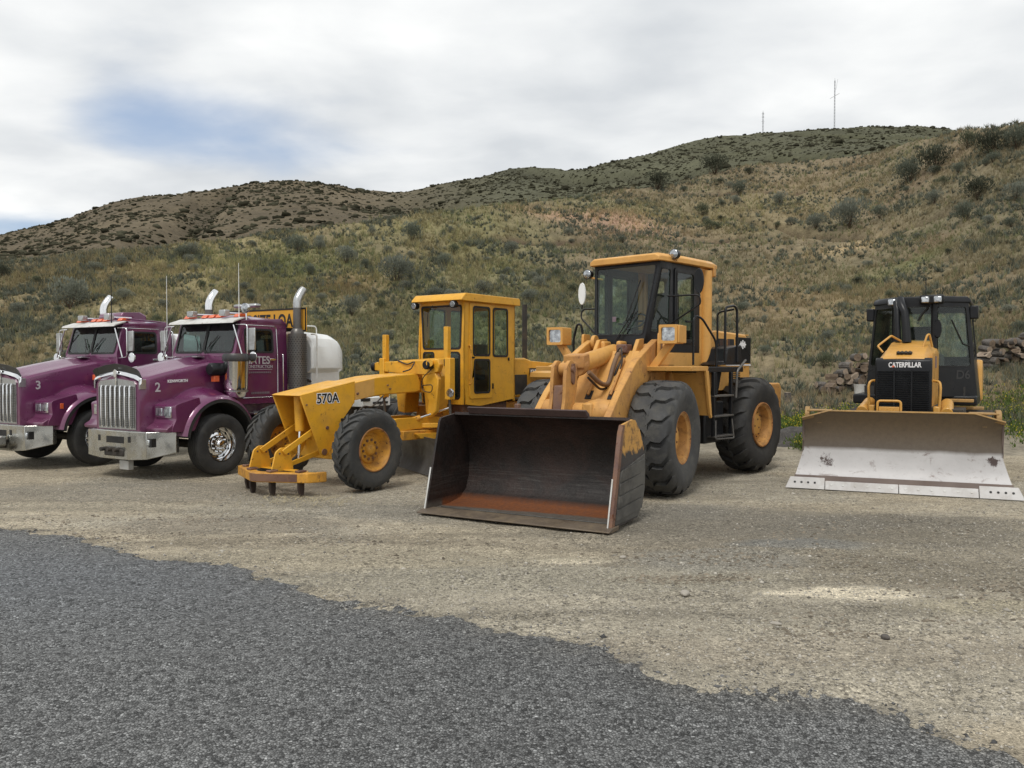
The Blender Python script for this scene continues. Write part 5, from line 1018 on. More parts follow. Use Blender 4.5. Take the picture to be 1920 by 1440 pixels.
def blob(X,Y,px,py,rx,ry):
    x,y,z=locate(px,py); r1=rx*y/F; y2=locate(px,py-ry)[1]; y3=locate(px,min(py+ry,690))[1]; d=max(1.0,(y2-y3)*.5)
    az=X-(x/y)*Y; return np.exp(-((az/r1)**2+((Y-y)/d)**2))
BL=[ # px,py,rx,ry,colour,weight : ground colours of the near slope
 (400,470,300,18,(.27,.235,.12),.75),(560,500,120,35,(.115,.125,.055),.75),(760,430,120,22,(.22,.20,.09),.6),(1160,395,120,16,(.19,.19,.085),.7),(1060,405,120,12,(.36,.24,.16),1.0),(1180,428,90,18,(.36,.235,.165),1.0),
 (640,535,90,22,(.21,.125,.06),.6),(150,520,200,40,(.20,.165,.085),.5),(1590,465,90,10,(.42,.33,.19),.8),(1720,475,70,14,(.17,.105,.075),.7),(1400,395,200,40,(.24,.20,.10),.5),
 (900,400,120,15,(.20,.19,.085),.6),(1680,505,90,14,(.13,.17,.06),.6),(1450,560,200,60,(.215,.165,.085),.45),(800,600,200,70,(.12,.13,.07),.5),(1000,560,90,60,(.14,.14,.075),.4),(1640,600,150,60,(.21,.17,.08),.5),(1800,560,130,50,(.20,.15,.085),.5)]
def bank(X,Y):
    s=0
    for (x0,y0,w,d,h,sl) in LEDGES:
        e=np.exp(-((X-x0)/w)**2)*sst(.25,.5,fbm(X,Y*0,.35,3,19)); q=Y-(y0+sl*(X-x0)+1.6*(fbm(X,Y*0,.3,4,9)-.5)*2); s=s+e*sst(-.9,-.3,q+.5*(fbm(X,Y,1.2,2,29)-.5))*(1-sst(.4,.8,q))
    return np.clip(s*1.6,0,1)
def slope_colour(X,Y):
    n=fbm(X,Y,.22,5,40)[...,None]; n2=fbm(X,Y,1.3,4,44)[...,None]
    c=np.array((.215,.165,.105))*(1-n)+np.array((.150,.142,.085))*n
    c=c*(.75+.5*n2)
    for px,py,rx,ry,col,w in BL:
        b=blob(X,Y,px,py,rx,ry)[...,None]*w; b=np.clip(b*(.5+1.0*fbm(X,Y,.6,3,47)[...,None]),0,1); c=c*(1-b)+np.array(col)*(.8+.4*n2)*b
    b=bank(X,Y)[...,None]*.85; return (c*(1-b)+np.array((.085,.058,.042))*b)*np.array((.98,.96,.97))
def far_colour(X,Y,px):
    n=fbm(X,Y,.05,5,60)[...,None]; n2=fbm(X,Y,.35,4,66)[...,None]; g=sst(640,1000,px)[...,None]
    br=np.array((.122,.098,.062)); gr=np.array((.092,.092,.055)); c=br*(1-g)+gr*g; n3=fbm(X,Y,1.1,3,68)[...,None]; c=c*(.30+.46*n+.48*n2+.26*n3)
    r=np.abs(fbm(X*.9+Y*.25,Y*.18,.030,4,21)-.5)*2; d=(1-sst(0,.22,r))[...,None]; return c*(1-.35*d)
def vcol_mat(name,det,rough=.9,bump=.5,amt=.35,transl=0):
    m,nt,b,o=nt_new(name); tc=nt.nodes.new('ShaderNodeTexCoord').outputs['Object']; a=nt.nodes.new('ShaderNodeAttribute'); a.attribute_name='col'
    n=add_noise(nt,tc,det,8,.7); n3=add_noise(nt,tc,det*5,5,.7)
    v=mth(nt,'ADD',rng_map(nt,n,.3,.7,1-amt,1+amt),rng_map(nt,n3,.3,.7,-amt*.6,amt*.6)); cb=nt.nodes.new('ShaderNodeCombineXYZ'); [nt.links.new(v,cb.inputs[i]) for i in range(3)]
    nt.links.new(mixc(nt,1.0,a.outputs['Color'],cb.outputs[0],'MULTIPLY'),b.inputs['Base Color']); b.inputs['Roughness'].default_value=rough; b.inputs['Specular IOR Level'].default_value=.15
    if bump:
        bp=nt.nodes.new('ShaderNodeBump'); bp.inputs['Strength'].default_value=bump; bp.inputs['Distance'].default_value=.08; nt.links.new(n3,bp.inputs['Height']); nt.links.new(bp.outputs[0],b.inputs['Normal'])
    return m
def np_mesh(name,V,Fc,mat,col=None,corner=False,smooth=False):
    me=bpy.data.meshes.new(name); nv=len(V); k=Fc.shape[1]; nf=len(Fc); me.vertices.add(nv); me.vertices.foreach_set('co',V.astype(np.float32).ravel())
    me.loops.add(nf*k); me.loops.foreach_set('vertex_index',Fc.astype(np.int32).ravel()); me.polygons.add(nf); me.polygons.foreach_set('loop_start',np.arange(0,nf*k,k,dtype=np.int32)); me.polygons.foreach_set('loop_total',np.full(nf,k,dtype=np.int32))
    me.update(calc_edges=True)
    if smooth: me.polygons.foreach_set('use_smooth',np.ones(nf,dtype=bool))
    if col is not None:
        a=me.color_attributes.new('col','FLOAT_COLOR','POINT'); c=np.ones((nv,4),np.float32); c[:,:3]=col; a.data.foreach_set('color',c.ravel())
    me.materials.append(mat); o=bpy.data.objects.new(name,me); COL.objects.link(o); return o
def grid_faces(nu,nv):
    i,j=np.meshgrid(np.arange(nu-1),np.arange(nv-1)); a=(j*nu+i).ravel(); return np.stack([a,a+1,a+1+nu,a+nu],1)
def hills():
    px=np.concatenate([np.linspace(-2600,-250,60)[:-1],np.arange(-250,2170,5.5),np.linspace(2170,4500,60)])
    Ys=np.concatenate([np.linspace(14.5,30,75)[:-1],np.geomspace(30,92,290)[:-1],np.geomspace(92,290,150)[:-1],np.linspace(290,420,16)])
    P,Y=np.meshgrid(px,Ys); X=(P-960)/F*Y; Z=terr(X,Y); Y0=np.interp(P,T_px,T_Y); Z=Z-.03-.25*(Y<Y0-.6)
    Yc=np.interp(P,A_px,A_Y); f=sst(0,1,(Y-Yc)/12)[...,None]; C=slope_colour(X,Y)*(1-f)+far_colour(X,Y,P)*f
    # gravel yard colour runs a little way up the foot of the slope
    g=(1-sst(.12,.55,Z+.35*(fbm(X,Y,1.1,4,70)-.5)))[...,None]; C=C*(1-g)+np.array((.275,.245,.19))*(.7+.5*fbm(X,Y,1.5,4,71)[...,None])*g
    o=np_mesh('hillside',np.stack([X,Y,Z],-1).reshape(-1,3),grid_faces(len(px),len(Ys)),vcol_mat('hill_soil',1.7,bump=.8),C.reshape(-1,3),smooth=True); return struct(o)
hills()
# ---------------------------------------------------------------- yard ground and chip seal
RB=[(-40,14),(-14,12.3),(-9,10.7),(-5.99,9.43),(-5.31,9.14),(-4.61,8.72),(-3.65,8.0),(-2.99,7.78),(-2.56,7.58),(-2.1,7.2),(-1.46,6.47),(-1.08,6.26),(-0.68,6.06),(-0.4,6.0),(0,5.76),(.3,5.62),(.51,5.48),(.67,5.3),(.81,5.09),(.94,4.9),(1.07,4.75),(1.39,4.74),(1.64,4.74),(1.86,4.68),(1.97,4.49),(2.13,4.32),(2.23,4.2),(2.33,4.02),(2.40,3.88),(2.5,3.6),(2.62,3.2),(2.9,2.4),(3.6,0),(5,-5),(9,-30)]
RX=np.array([p[0] for p in RB]); RY=np.array([p[1] for p in RB])
def road_sd(X,Y): return (np.interp(X,RX,RY)-Y)*.8+(fbm(X,Y,2.2,3,80)-.5)*.22+(fbm(X,Y,7,3,83)-.5)*.26+(fbm(X,Y,22,2,86)-.5)*.16
def gz(X,Y):
    near=sst(0,3,Y-2)*(1-sst(17,22,Y)); z=(fbm(X,Y*1.5,.35,3,90)-.5)*.05*near+(fbm(X*.6,Y*2.2,2.2,4,92)-.5)*.055*near+(fbm(X,Y,11,3,94)-.5)*.016*near
    flat=1-.75*sst(8.5,10.5,Y); z=z*flat
    for x,y,r,h in((-.35,8.6,.5,.035),(2.9,8.2,.7,.04),(3.4,7.6,.6,.03),(-2.0,10.2,.9,.03),(4.9,10.0,.8,.035)): z=z+h*np.exp(-((X-x)**2+((Y-y)*2)**2)/r**2)*(fbm(X,Y,6,3,95)*1.6-.3)
    return z-.012
def axis(parts): return np.unique(np.round(np.concatenate([np.arange(a,b,s) for a,b,s in parts]),4))
def yard():
    xs=axis([(-600,-60,40),(-60,-14,2.5),(-14,-8,.12),(-8,9.5,.055),(9.5,15,.15),(15,60,3),(60,640,40)]); ys=axis([(-500,-40,40),(-40,2,2.5),(2,12,.055),(12,18,.10),(18,30,1),(30,600,60)])
    X,Y=np.meshgrid(xs,ys); Z=gz(X,Y)
    n=fbm(X,Y,.5,5,100)[...,None]; n2=fbm(X*.45,Y*1.6,1.6,4,102)[...,None]; n3=fbm(X,Y,9,3,105)[...,None]
    c=np.array((.36,.322,.255))*n+np.array((.235,.208,.160))*(1-n)
    gravel=sst(.42,.62,fbm(X*.6,Y,.55,4,108))[...,None]; c=c*(1-.55*gravel)+np.array((.235,.225,.195))*.55*gravel; n4=fbm(X*.8,Y*2.0,5.5,3,107)[...,None]; c=c*(.58+.62*n2+.36*n3+.46*n4)*np.array((.98,.965,.935))
    tr=0
    for x0,y0,sl,w in((-2,8.35,-.16,.16),(-2,8.8,-.16,.16),(1.5,7.15,-.03,.15),(1.5,7.7,-.05,.17),(3,6.2,.02,.14),(2,9.3,.10,.18),(-5,11.2,-.08,.18),(-5,10.6,-.08,.16)):
        q=(Y-(y0+(X-x0)*sl+.35*(fbm(X,Y*0+y0,.35,2,140)-.5)))/w; tr=tr+np.exp(-q*q)*(.35+.9*fbm(X*.8,Y*3,1.5,3,int(y0*10)))*(np.abs(X-x0)<6)
    c=c*(1-.30*np.clip(tr,0,1)[...,None])*np.array((1,.99,.97))
    def bl(x,y,rx,ry,col,w,th=.45):
        nonlocal c
        b=np.exp(-(((X-x)/rx)**2+((Y-y)/ry)**2)); b=sst(th-.22,th+.18,b*(.55+.9*fbm(X*1.0,Y*2.8,3.4,5,int(abs(x*7)+y*3))))*w; c=c*(1-b[...,None])+np.array(col)*b[...,None]
    bl(4.3,8.6,2.8,1.7,(.20,.175,.13),.6,.32); bl(2.0,9.6,2.2,1.2,(.19,.17,.135),.6,.35); bl(2.75,6.72,.85,.27,(.62,.55,.42),1.0,.60); bl(.58,7.86,.45,.15,(.60,.53,.40),1.0,.58); bl(4.2,6.35,1.2,.25,(.36,.32,.23),.7); bl(.2,7.95,1.0,.16,(.36,.32,.24),.6); bl(-1.6,8.0,2.2,.5,(.31,.275,.205),.7); bl(0,7.2,2.6,.5,(.30,.275,.215),.6)
    bl(2.3,5.4,2.2,.35,(.30,.26,.20),.5); bl(4.6,9.9,1.6,.5,(.15,.135,.11),.6,.6); bl(4.4,9.2,1.6,.9,(.165,.15,.12),.6); bl(2.6,9.9,2.0,1.2,(.195,.18,.15),.5)
    bl(-3.3,9.6,1.6,.6,(.16,.145,.12),.6); bl(-5.5,12.2,3.5,1.0,(.19,.175,.145),.6); bl(-6.5,10.9,3,.4,(.29,.26,.20),.6); bl(.3,10.5,3,.9,(.19,.18,.155),.5); bl(2.0,7.9,1.0,.5,(.26,.25,.22),.5); bl(3.1,8.6,.8,.3,(.17,.18,.18),.5)
    sd=road_sd(X,Y); b=np.exp(-np.abs(sd+.06)/.09)[...,None]*sst(.35,.7,fbm(X,Y,5,3,120))[...,None]*.55; c=c*(1-b)+np.array((.09,.088,.082))*b
    m,nt,bb,o=nt_new('yard_gravel'); tc=nt.nodes.new('ShaderNodeTexCoord').outputs['Object']; a=nt.nodes.new('ShaderNodeAttribute'); a.attribute_name='col'
    vo=nt.nodes.new('ShaderNodeTexVoronoi'); nt.links.new(tc,vo.inputs['Vector']); vo.inputs['Scale'].default_value=42; vo.inputs['Randomness'].default_value=1
    vo2=nt.nodes.new('ShaderNodeTexVoronoi'); nt.links.new(tc,vo2.inputs['Vector']); vo2.inputs['Scale'].default_value=95
    hs=nt.nodes.new('ShaderNodeSeparateColor'); nt.links.new(vo.outputs['Color'],hs.inputs[0]); hs2=nt.nodes.new('ShaderNodeSeparateColor'); nt.links.new(vo2.outputs['Color'],hs2.inputs[0])
    pm=rng_map(nt,add_noise(nt,tc,1.3,5,.6),.38,.6,.25,1.0)
    v1=mth(nt,'MULTIPLY',mth(nt,'SUBTRACT',rng_map(nt,hs.outputs[0],0,1,.55,1.5),1.0),pm); v2=mth(nt,'MULTIPLY',mth(nt,'SUBTRACT',rng_map(nt,hs2.outputs[1],0,1,.6,1.4),1.0),.8)
    br=rng_map(nt,hs2.outputs[2],.965,.975,0,.9)
    v=mth(nt,'ADD',mth(nt,'ADD',mth(nt,'ADD',1.0,v1),v2),mth(nt,'ADD',br,mth(nt,'MULTIPLY',mth(nt,'SUBTRACT',add_noise(nt,tc,6,8,.75),.5),1.0)))
    cb=nt.nodes.new('ShaderNodeCombineXYZ'); [nt.links.new(v,cb.inputs[i]) for i in range(3)]
    nt.links.new(mixc(nt,1.0,a.outputs['Color'],cb.outputs[0],'MULTIPLY'),bb.inputs['Base Color']); bb.inputs['Roughness'].default_value=.92; bb.inputs['Specular IOR Level'].default_value=.2
    h=mth(nt,'ADD',mth(nt,'MULTIPLY',hs.outputs[1],mth(nt,'MULTIPLY',pm,.6)),mth(nt,'ADD',mth(nt,'MULTIPLY',vo2.outputs['Distance'],-.5),mth(nt,'MULTIPLY',add_noise(nt,tc,25,6,.7),1.2)))
    bp=nt.nodes.new('ShaderNodeBump'); bp.inputs['Strength'].default_value=1.0; bp.inputs['Distance'].default_value=.018; nt.links.new(h,bp.inputs['Height']); nt.links.new(bp.outputs[0],bb.inputs['Normal'])
    struct(np_mesh('ground',np.stack([X,Y,Z],-1).reshape(-1,3),grid_faces(len(xs),len(ys)),m,c.reshape(-1,3),smooth=True))
    # chip seal road
    xs=axis([(-60,-14,1.0),(-14,-7,.12),(-7,2.9,.022),(2.9,4,.06),(4,14,.8)]); ys=axis([(-40,2,1.5),(2,3.4,.06),(3.4,9.9,.022),(9.9,15,.12)])
    X,Y=np.meshgrid(xs,ys); sd=road_sd(X,Y); Z=gz(X,Y)+np.clip(sd*.30,-.03,.016)+.003
    Fc=grid_faces(len(xs),len(ys)); ok=(sd.ravel()[Fc]>-.12).all(1); Fc=Fc[ok]
    n=fbm(X,Y,.4,4,130)[...,None]; dust=np.exp(-np.maximum(sd,0)/.22)[...,None]*.5*fbm(X,Y,4,3,131)[...,None]
    blue=np.exp(-((X+4.5)**2/9+(Y-7.2)**2/2))[...,None]
    c=np.array((.142,.144,.142))*(.8+.4*n); c=c*(1-dust)+np.array((.22,.20,.16))*dust; c=c*(1-.35*blue)+np.array((.135,.152,.175))*.35*blue
    m,nt,bb,o=nt_new('chip_seal'); tc=nt.nodes.new('ShaderNodeTexCoord').outputs['Object']; a=nt.nodes.new('ShaderNodeAttribute'); a.attribute_name='col'
    vo=nt.nodes.new('ShaderNodeTexVoronoi'); nt.links.new(tc,vo.inputs['Vector']); vo.inputs['Scale'].default_value=60
    ve=nt.nodes.new('ShaderNodeTexVoronoi'); ve.feature='DISTANCE_TO_EDGE'; nt.links.new(tc,ve.inputs['Vector']); ve.inputs['Scale'].default_value=60
    hs=nt.nodes.new('ShaderNodeSeparateColor'); nt.links.new(vo.outputs['Color'],hs.inputs[0])
    v=mth(nt,'ADD',rng_map(nt,hs.outputs[0],0,1,.25,1.9),rng_map(nt,hs.outputs[2],.90,.97,0,.9)); v=mth(nt,'MULTIPLY',v,rng_map(nt,ve.outputs['Distance'],0,.14,.30,1.1)); v=mth(nt,'MULTIPLY',v,rng_map(nt,add_noise(nt,tc,9,6,.7),.3,.7,.75,1.25))
    cb=nt.nodes.new('ShaderNodeCombineXYZ'); [nt.links.new(v,cb.inputs[i]) for i in range(3)]
    nt.links.new(mixc(nt,1.0,a.outputs['Color'],cb.outputs[0],'MULTIPLY'),bb.inputs['Base Color']); bb.inputs['Roughness'].default_value=.7; bb.inputs['Specular IOR Level'].default_value=.4
    h=mth(nt,'ADD',rng_map(nt,ve.outputs['Distance'],0,.3,0,1),mth(nt,'MULTIPLY',hs.outputs[1],.8)); bp=nt.nodes.new('ShaderNodeBump'); bp.inputs['Strength'].default_value=1.0; bp.inputs['Distance'].default_value=.008; nt.links.new(h,bp.inputs['Height']); nt.links.new(bp.outputs[0],bb.inputs['Normal'])
    struct(np_mesh('gravel_road',np.stack([X,Y,Z],-1).reshape(-1,3),Fc,m,c.reshape(-1,3),smooth=True))
yard()
# ---------------------------------------------------------------- loose stones
def stones():
    octv=np.array([(1,0,0),(0,1,0),(-1,0,0),(0,-1,0),(0,0,.8),(0,0,-.5)]); octf=np.array([(0,1,4),(1,2,4),(2,3,4),(3,0,4),(1,0,5),(2,1,5),(3,2,5),(0,3,5)])
    def make(name,X,Y,R_,C,zoff,mat):
        n=len(X); Z=gz(X,Y)+zoff; a=rng.uniform(0,6.28,n); sc=np.stack([R_*rng.uniform(.7,1.4,n),R_*rng.uniform(.6,1.1,n),R_*rng.uniform(.5,.9,n)],1)
        v=octv[None]*sc[:,None]*rng.uniform(.75,1.25,(n,6,1)); c,s=np.cos(a)[:,None],np.sin(a)[:,None]; V=np.stack([v[...,0]*c-v[...,1]*s+X[:,None],v[...,0]*s+v[...,1]*c+Y[:,None],v[...,2]+Z[:,None]],-1).reshape(-1,3)
        Fc=(octf[None]+np.arange(n)[:,None,None]*6).reshape(-1,3); o=np_mesh(name,V,Fc,mat,np.repeat(C,6,0)); struct(o,'stuff'); return o
    m=vcol_mat('stone_chips',30,bump=0,amt=.2)
    n=26000; Y=3.6+rng.random(n)**1.6*9; X=(rng.uniform(-60,1980,n)-960)/F*Y; sd=road_sd(X,Y); k=sd>-.02; X,Y=X[k],Y[k]; n=len(X); g=rng.uniform(.05,.24,n)**1.0
    C=np.stack([g,g*1.0,g*1.0],1); make('road_chippings',X,Y,rng.uniform(.003,.0075,n),C,.014,m)
    n=60000; Y=4+rng.random(n)**1.1*12.5; X=(rng.uniform(-60,1980,n)-960)/F*Y; sd=road_sd(X,Y); d=fbm(X*.6,Y,.55,4,108); k=(sd<.02)&(rng.random(n)<(.22+.9*sst(.4,.62,d)+1.6*np.exp(-np.abs(sd)/.20))); X,Y=X[k],Y[k]; n=len(X)
    g=rng.uniform(.13,.46,n); sdk=road_sd(X,Y); dk=(np.abs(sdk)<.34)&(rng.random(n)<.72*np.exp(-np.abs(sdk)/.25)); g=np.where(dk,g*.42,g); C=np.stack([g*np.where(dk,1,1.03),g*np.where(dk,1,.96),g*np.where(dk,1,.83)],1); R_=np.exp(rng.normal(math.log(.0075),.45,n)); make('loose_gravel',X,Y,np.clip(R_,.003,.035),C,.0,m)
stones()
def clods():
    n=5200; cs=[(-6.5,9.9,2.2,.35),(-3.4,9.9,1.2,.5),(-1.9,9.0,1.4,.5),(-.6,8.3,1.3,.35),(1.9,8.1,1.1,.35),(2.9,7.9,.9,.4),(3.9,9.3,1.2,.6),(1.6,7.2,.8,.12),(2.6,5.9,1.0,.25),(4.3,6.9,.8,.3),(-4.4,8.9,1.5,.3)]
    k=rng.integers(0,len(cs),n); cc=np.array(cs)[k]; X=cc[:,0]+rng.normal(size=n)*cc[:,2]*.6; Y=cc[:,1]+rng.normal(size=n)*cc[:,3]*.6; ok=(road_sd(X,Y)<.0)&(fbm(X,Y*2,2.5,3,400)>.48)&(Y>4); X,Y=X[ok],Y[ok]; n=len(X)
    R_=np.clip(np.exp(rng.normal(math.log(.010),.45,n)),.004,.022); octv=np.array([(1,0,0),(.3,.9,0),(-.8,.5,0),(-.7,-.6,0),(.4,-.9,0),(.1,0,.7)]); f=np.array([(0,1,5),(1,2,5),(2,3,5),(3,4,5),(4,0,5)])
    v=octv[None]*R_[:,None,None]*rng.uniform(.7,1.4,(n,6,1)); V=np.stack([v[...,0]*1.3+X[:,None],v[...,1]+Y[:,None],v[...,2]+gz(X,Y)[:,None]],-1).reshape(-1,3); Fc=(f[None]+np.arange(n)[:,None,None]*6).reshape(-1,3)
    C=np.repeat(np.array((.17,.145,.11))*rng.uniform(.55,1.5,(n,1)),6,0); struct(np_mesh('dirt_clods',V,Fc,vcol_mat('dirt',20,bump=0,amt=.2),C),'stuff')
clods()
def straw():
    n=260; X=-2.95+rng.normal(size=n)*.45; Y=11.35+rng.normal(size=n)*.28; a=rng.uniform(0,3.14,n); L=rng.uniform(.05,.22,n); z=gz(X,Y)+.012; w=.004
    dx,dy=np.cos(a)*L,np.sin(a)*L; V=np.stack([np.stack([X-dy*0-np.sin(a)*w,Y+np.cos(a)*w,z],-1),np.stack([X+np.sin(a)*w,Y-np.cos(a)*w,z],-1),np.stack([X+dx,Y+dy,z+rng.uniform(0,.05,n)],-1)],1).reshape(-1,3)
    C=np.repeat(np.array((.42,.36,.22))*rng.uniform(.5,1.2,(n,1)),3,0); struct(np_mesh('straw',V,np.arange(len(V)).reshape(-1,3),vcol_mat('dry_straw',20,bump=0,amt=.1),C),'stuff')
straw()
def rock(label,x,y,r,mat,flat=.6,z=None):
    bm=bmesh.new(); bmesh.ops.create_icosphere(bm,subdivisions=3,radius=1)
    for v in bm.verts:
        k=1+.22*(float(fbm(v.co.x*2+x*5,v.co.y*2+v.co.z*1.7,1.2,3,7))-.5)*2; v.co=Vector((v.co.x*r*k*1.25,v.co.y*r*k*.9,v.co.z*r*k*flat))
    me=bpy.data.meshes.new('stone'); bm.to_mesh(me); bm.free(); me.polygons.foreach_set('use_smooth',[True]*len(me.polygons)); me.materials.append(M[mat]); o=bpy.data.objects.new('stone',me); COL.objects.link(o)
    zz=float(gz(np.array(x),np.array(y))) if z is None else z; o.location=(x,y,zz+r*flat*.55); o.rotation_euler=(0,0,x*3); return tag(o,label,'stone')
rock('rounded pale stone lying alone on the tan dirt in front of the loader',1.44,6.71,.045,'stone')
rock('brown angular stone on the dirt at the right, nearest the dark road',2.61,5.62,.03,'bark',.7)
rock('small pale stone half buried left of the pale sand patch',1.1,8.0,.028,'stone')
rock('flat pale stone in the dirt below the pale sand patch',1.95,5.95,.035,'stone',.35)
# ---------------------------------------------------------------- grass and sagebrush
def leafy(name,mat,transl=.3):
    m=bpy.data.materials.new(name); m.use_nodes=True; nt=m.node_tree; nt.nodes.clear(); o=nt.nodes.new('ShaderNodeOutputMaterial')
    a=nt.nodes.new('ShaderNodeAttribute'); a.attribute_name='col'; oi=nt.nodes.new('ShaderNodeObjectInfo'); tc=nt.nodes.new('ShaderNodeTexCoord').outputs['Object']
    v=mth(nt,'ADD',rng_map(nt,oi.outputs['Random'],0,1,.82,1.15),rng_map(nt,add_noise(nt,tc,7,4,.6),.3,.7,-.15,.15)); cb=nt.nodes.new('ShaderNodeCombineXYZ'); [nt.links.new(v,cb.inputs[i]) for i in range(3)]
    c=mixc(nt,1.0,a.outputs['Color'],cb.outputs[0],'MULTIPLY'); d=nt.nodes.new('ShaderNodeBsdfDiffuse'); t=nt.nodes.new('ShaderNodeBsdfTranslucent'); nt.links.new(c,d.inputs[0]); nt.links.new(c,t.inputs[0])
    mx=nt.nodes.new('ShaderNodeMixShader'); mx.inputs[0].default_value=transl; nt.links.new(d.outputs[0],mx.inputs[1]); nt.links.new(t.outputs[0],mx.inputs[2]); nt.links.new(mx.outputs[0],o.inputs[0]); return m
LEAF=leafy('leaf',None)
def inside_view(n,Y0f,Y1,pw,lo=-120,hi=2040):
    px=rng.uniform(lo,hi,n); u=rng.random(n); Y0=np.interp(px,T_px,T_Y)+1.0; Yc=np.interp(px,A_px,A_Y)+2; Y=Y0+(Yc-Y0)*u**pw; return (px-960)/F*Y,Y,px
def tufts(name,n,nb,h0,h1,w,lean,colfn,dens,pw=1.0,seedlab=None,zmin=.35):
    X,Y,px=inside_view(n,0,0,pw); Z=terr(X,Y)-.03; k=(rng.random(n)>bank(X,Y)*1.1)&(Z>zmin+.5*(fbm(X,Y,1.1,4,70)-.5))&(rng.random(n)<dens(X,Y,px)); X,Y,Z,px=X[k],Y[k],Z[k],px[k]; n=len(X)
    C=colfn(X,Y,px); H=rng.uniform(h0,h1,n)*(.6+.8*fbm(X,Y,.4,3,150)); wi=w*(Y/28)**.6
    a=rng.uniform(0,6.28,(n,nb)); rr=rng.uniform(0,.5,(n,nb))*H[:,None]*.6; bx=X[:,None]+np.cos(a)*rr*.5; by=Y[:,None]+np.sin(a)*rr*.5
    le=rng.uniform(.1,1,(n,nb))*lean; hh=H[:,None]*rng.uniform(.55,1.1,(n,nb)); tx=bx+np.cos(a)*le*hh; ty=by+np.sin(a)*le*hh; tz=Z[:,None]+hh*np.sqrt(np.maximum(.1,1-le**2*.6))
    b=rng.uniform(0,6.28,(n,nb)); wx=np.cos(b)*wi[:,None]*.5; wy=np.sin(b)*wi[:,None]*.5; zb=np.repeat(Z[:,None],nb,1)
    V=np.stack([np.stack([bx-wx,by-wy,zb],-1),np.stack([bx+wx,by+wy,zb],-1),np.stack([tx,ty,tz],-1)],2).reshape(-1,3); nf=len(V)//3; Fc=np.arange(nf*3).reshape(-1,3)
    col=np.repeat(C[:,None],nb,1)*rng.uniform(.7,1.3,(n,nb,1)); col=np.repeat(col.reshape(-1,3),3,0); o=np_mesh(name,V,Fc,LEAF,col); return struct(o,'stuff')
def bsum(X,Y,lst):
    s=0
    for px,py,rx,ry,w in lst: s=s+w*blob(X,Y,px,py,rx,ry)
    return s
def dry_col(X,Y,px):
    c=slope_colour(X,Y)*1.48; t=rng.random((len(X),1)); return c*(1-.5*t)+np.array((.37,.325,.20))*.5*t
def green_col(X,Y,px):
    c=slope_colour(X,Y); t=rng.random((len(X),1)); return c*.35+np.array((.145,.168,.085))*(.75+.5*t)
def sage_col(X,Y,px):
    t=rng.random((len(X),1)); return np.array((.175,.190,.148))*(.6+.7*t)
tufts('dry_grass',95000,7,.12,.40,.020,.55,dry_col,lambda X,Y,px:.12+.95*sst(.40,.62,fbm(X,Y,.35,3,160)),.95)
GR=[(560,500,150,40,1.),(400,480,200,20,.5),(1160,400,130,20,.6),(800,600,220,90,.7),(1680,505,120,25,.9),(1000,580,120,90,.5),(1250,480,120,25,.6),(1560,640,100,40,.6),(1880,620,60,60,.5)]
tufts('green_grass',60000,7,.12,.38,.020,.6,green_col,lambda X,Y,px:np.clip(.10+.6*sst(.5,.7,fbm(X,Y,.3,3,170))+bsum(X,Y,GR)*.8,0,1),.95)
tufts('tall_grass',9000,10,.35,.75,.016,.45,lambda X,Y,px:dry_col(X,Y,px)*np.array((1.0,1.05,.9)),lambda X,Y,px:np.clip(bsum(X,Y,[(620,500,260,28,1.1),(500,520,180,30,.8),(1200,410,160,22,.8),(1500,380,200,40,.5)])*.9+.10,0,1),1.0)
tufts('sage_scrub',34000,14,.12,.42,.038,.9,sage_col,lambda X,Y,px:np.clip(.12+1.0*sst(.50,.62,fbm(X,Y,.45,3,180))+.3*sst(.4,.8,px/1920)*0,0,1),.9)
# ---- sagebrush: five shapes shared by many bushes
def bush_mesh(seed,n=1500,tone=(.150,.158,.125)):
    r=np.random.default_rng(seed); V=[];C=[]
    lob=[(r.uniform(-.28,.28),r.uniform(-.22,.22),r.uniform(.22,.55),r.uniform(.20,.34)) for _ in range(11)]
    P=[]; 
    while len(P)<n:
        x,y,z,q=lob[r.integers(len(lob))]; d=r.normal(size=3); d/=np.linalg.norm(d); k=q*r.uniform(.55,1.0)**.5; p=np.array([x,y,z])+d*k*np.array([1,1,.85])
        if p[2]>.02: P.append((p,d))
    for p,d in P:
        s=r.uniform(.022,.05); u=r.normal(size=3); u-=u@d*d*.4; u/=np.linalg.norm(u); w=np.cross(u,d+r.normal(size=3)*.4); w/=np.linalg.norm(w)+1e-6; up=np.array([0,0,1.]); 
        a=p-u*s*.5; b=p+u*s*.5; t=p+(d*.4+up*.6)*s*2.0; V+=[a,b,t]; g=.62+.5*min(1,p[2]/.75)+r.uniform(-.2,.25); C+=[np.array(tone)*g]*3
    for k in range(16):       # twigs
        a=r.uniform(0,6.28); e=np.array([math.cos(a)*r.uniform(.2,.4),math.sin(a)*r.uniform(.2,.4),r.uniform(.3,.75)]); w=np.array([-math.sin(a),math.cos(a),0])*.012; V+=[-w,w,e]; C+=[np.array((.10,.075,.055))]*3
    return np.array(V),np.array(C)
BM=[]
for i,(sd_,n_,tn) in enumerate(((1,1700,(.190,.203,.165)),(2,1700,(.165,.182,.140)),(3,1500,(.215,.225,.180)),(4,1300,(.13,.145,.095)),(5,1500,(.085,.092,.066)))):
    V,C=bush_mesh(sd_,n_,tn); o=np_mesh('sagebrush',V,np.arange(len(V)).reshape(-1,3),LEAF,C); BM.append(o.data); bpy.data.objects.remove(o)
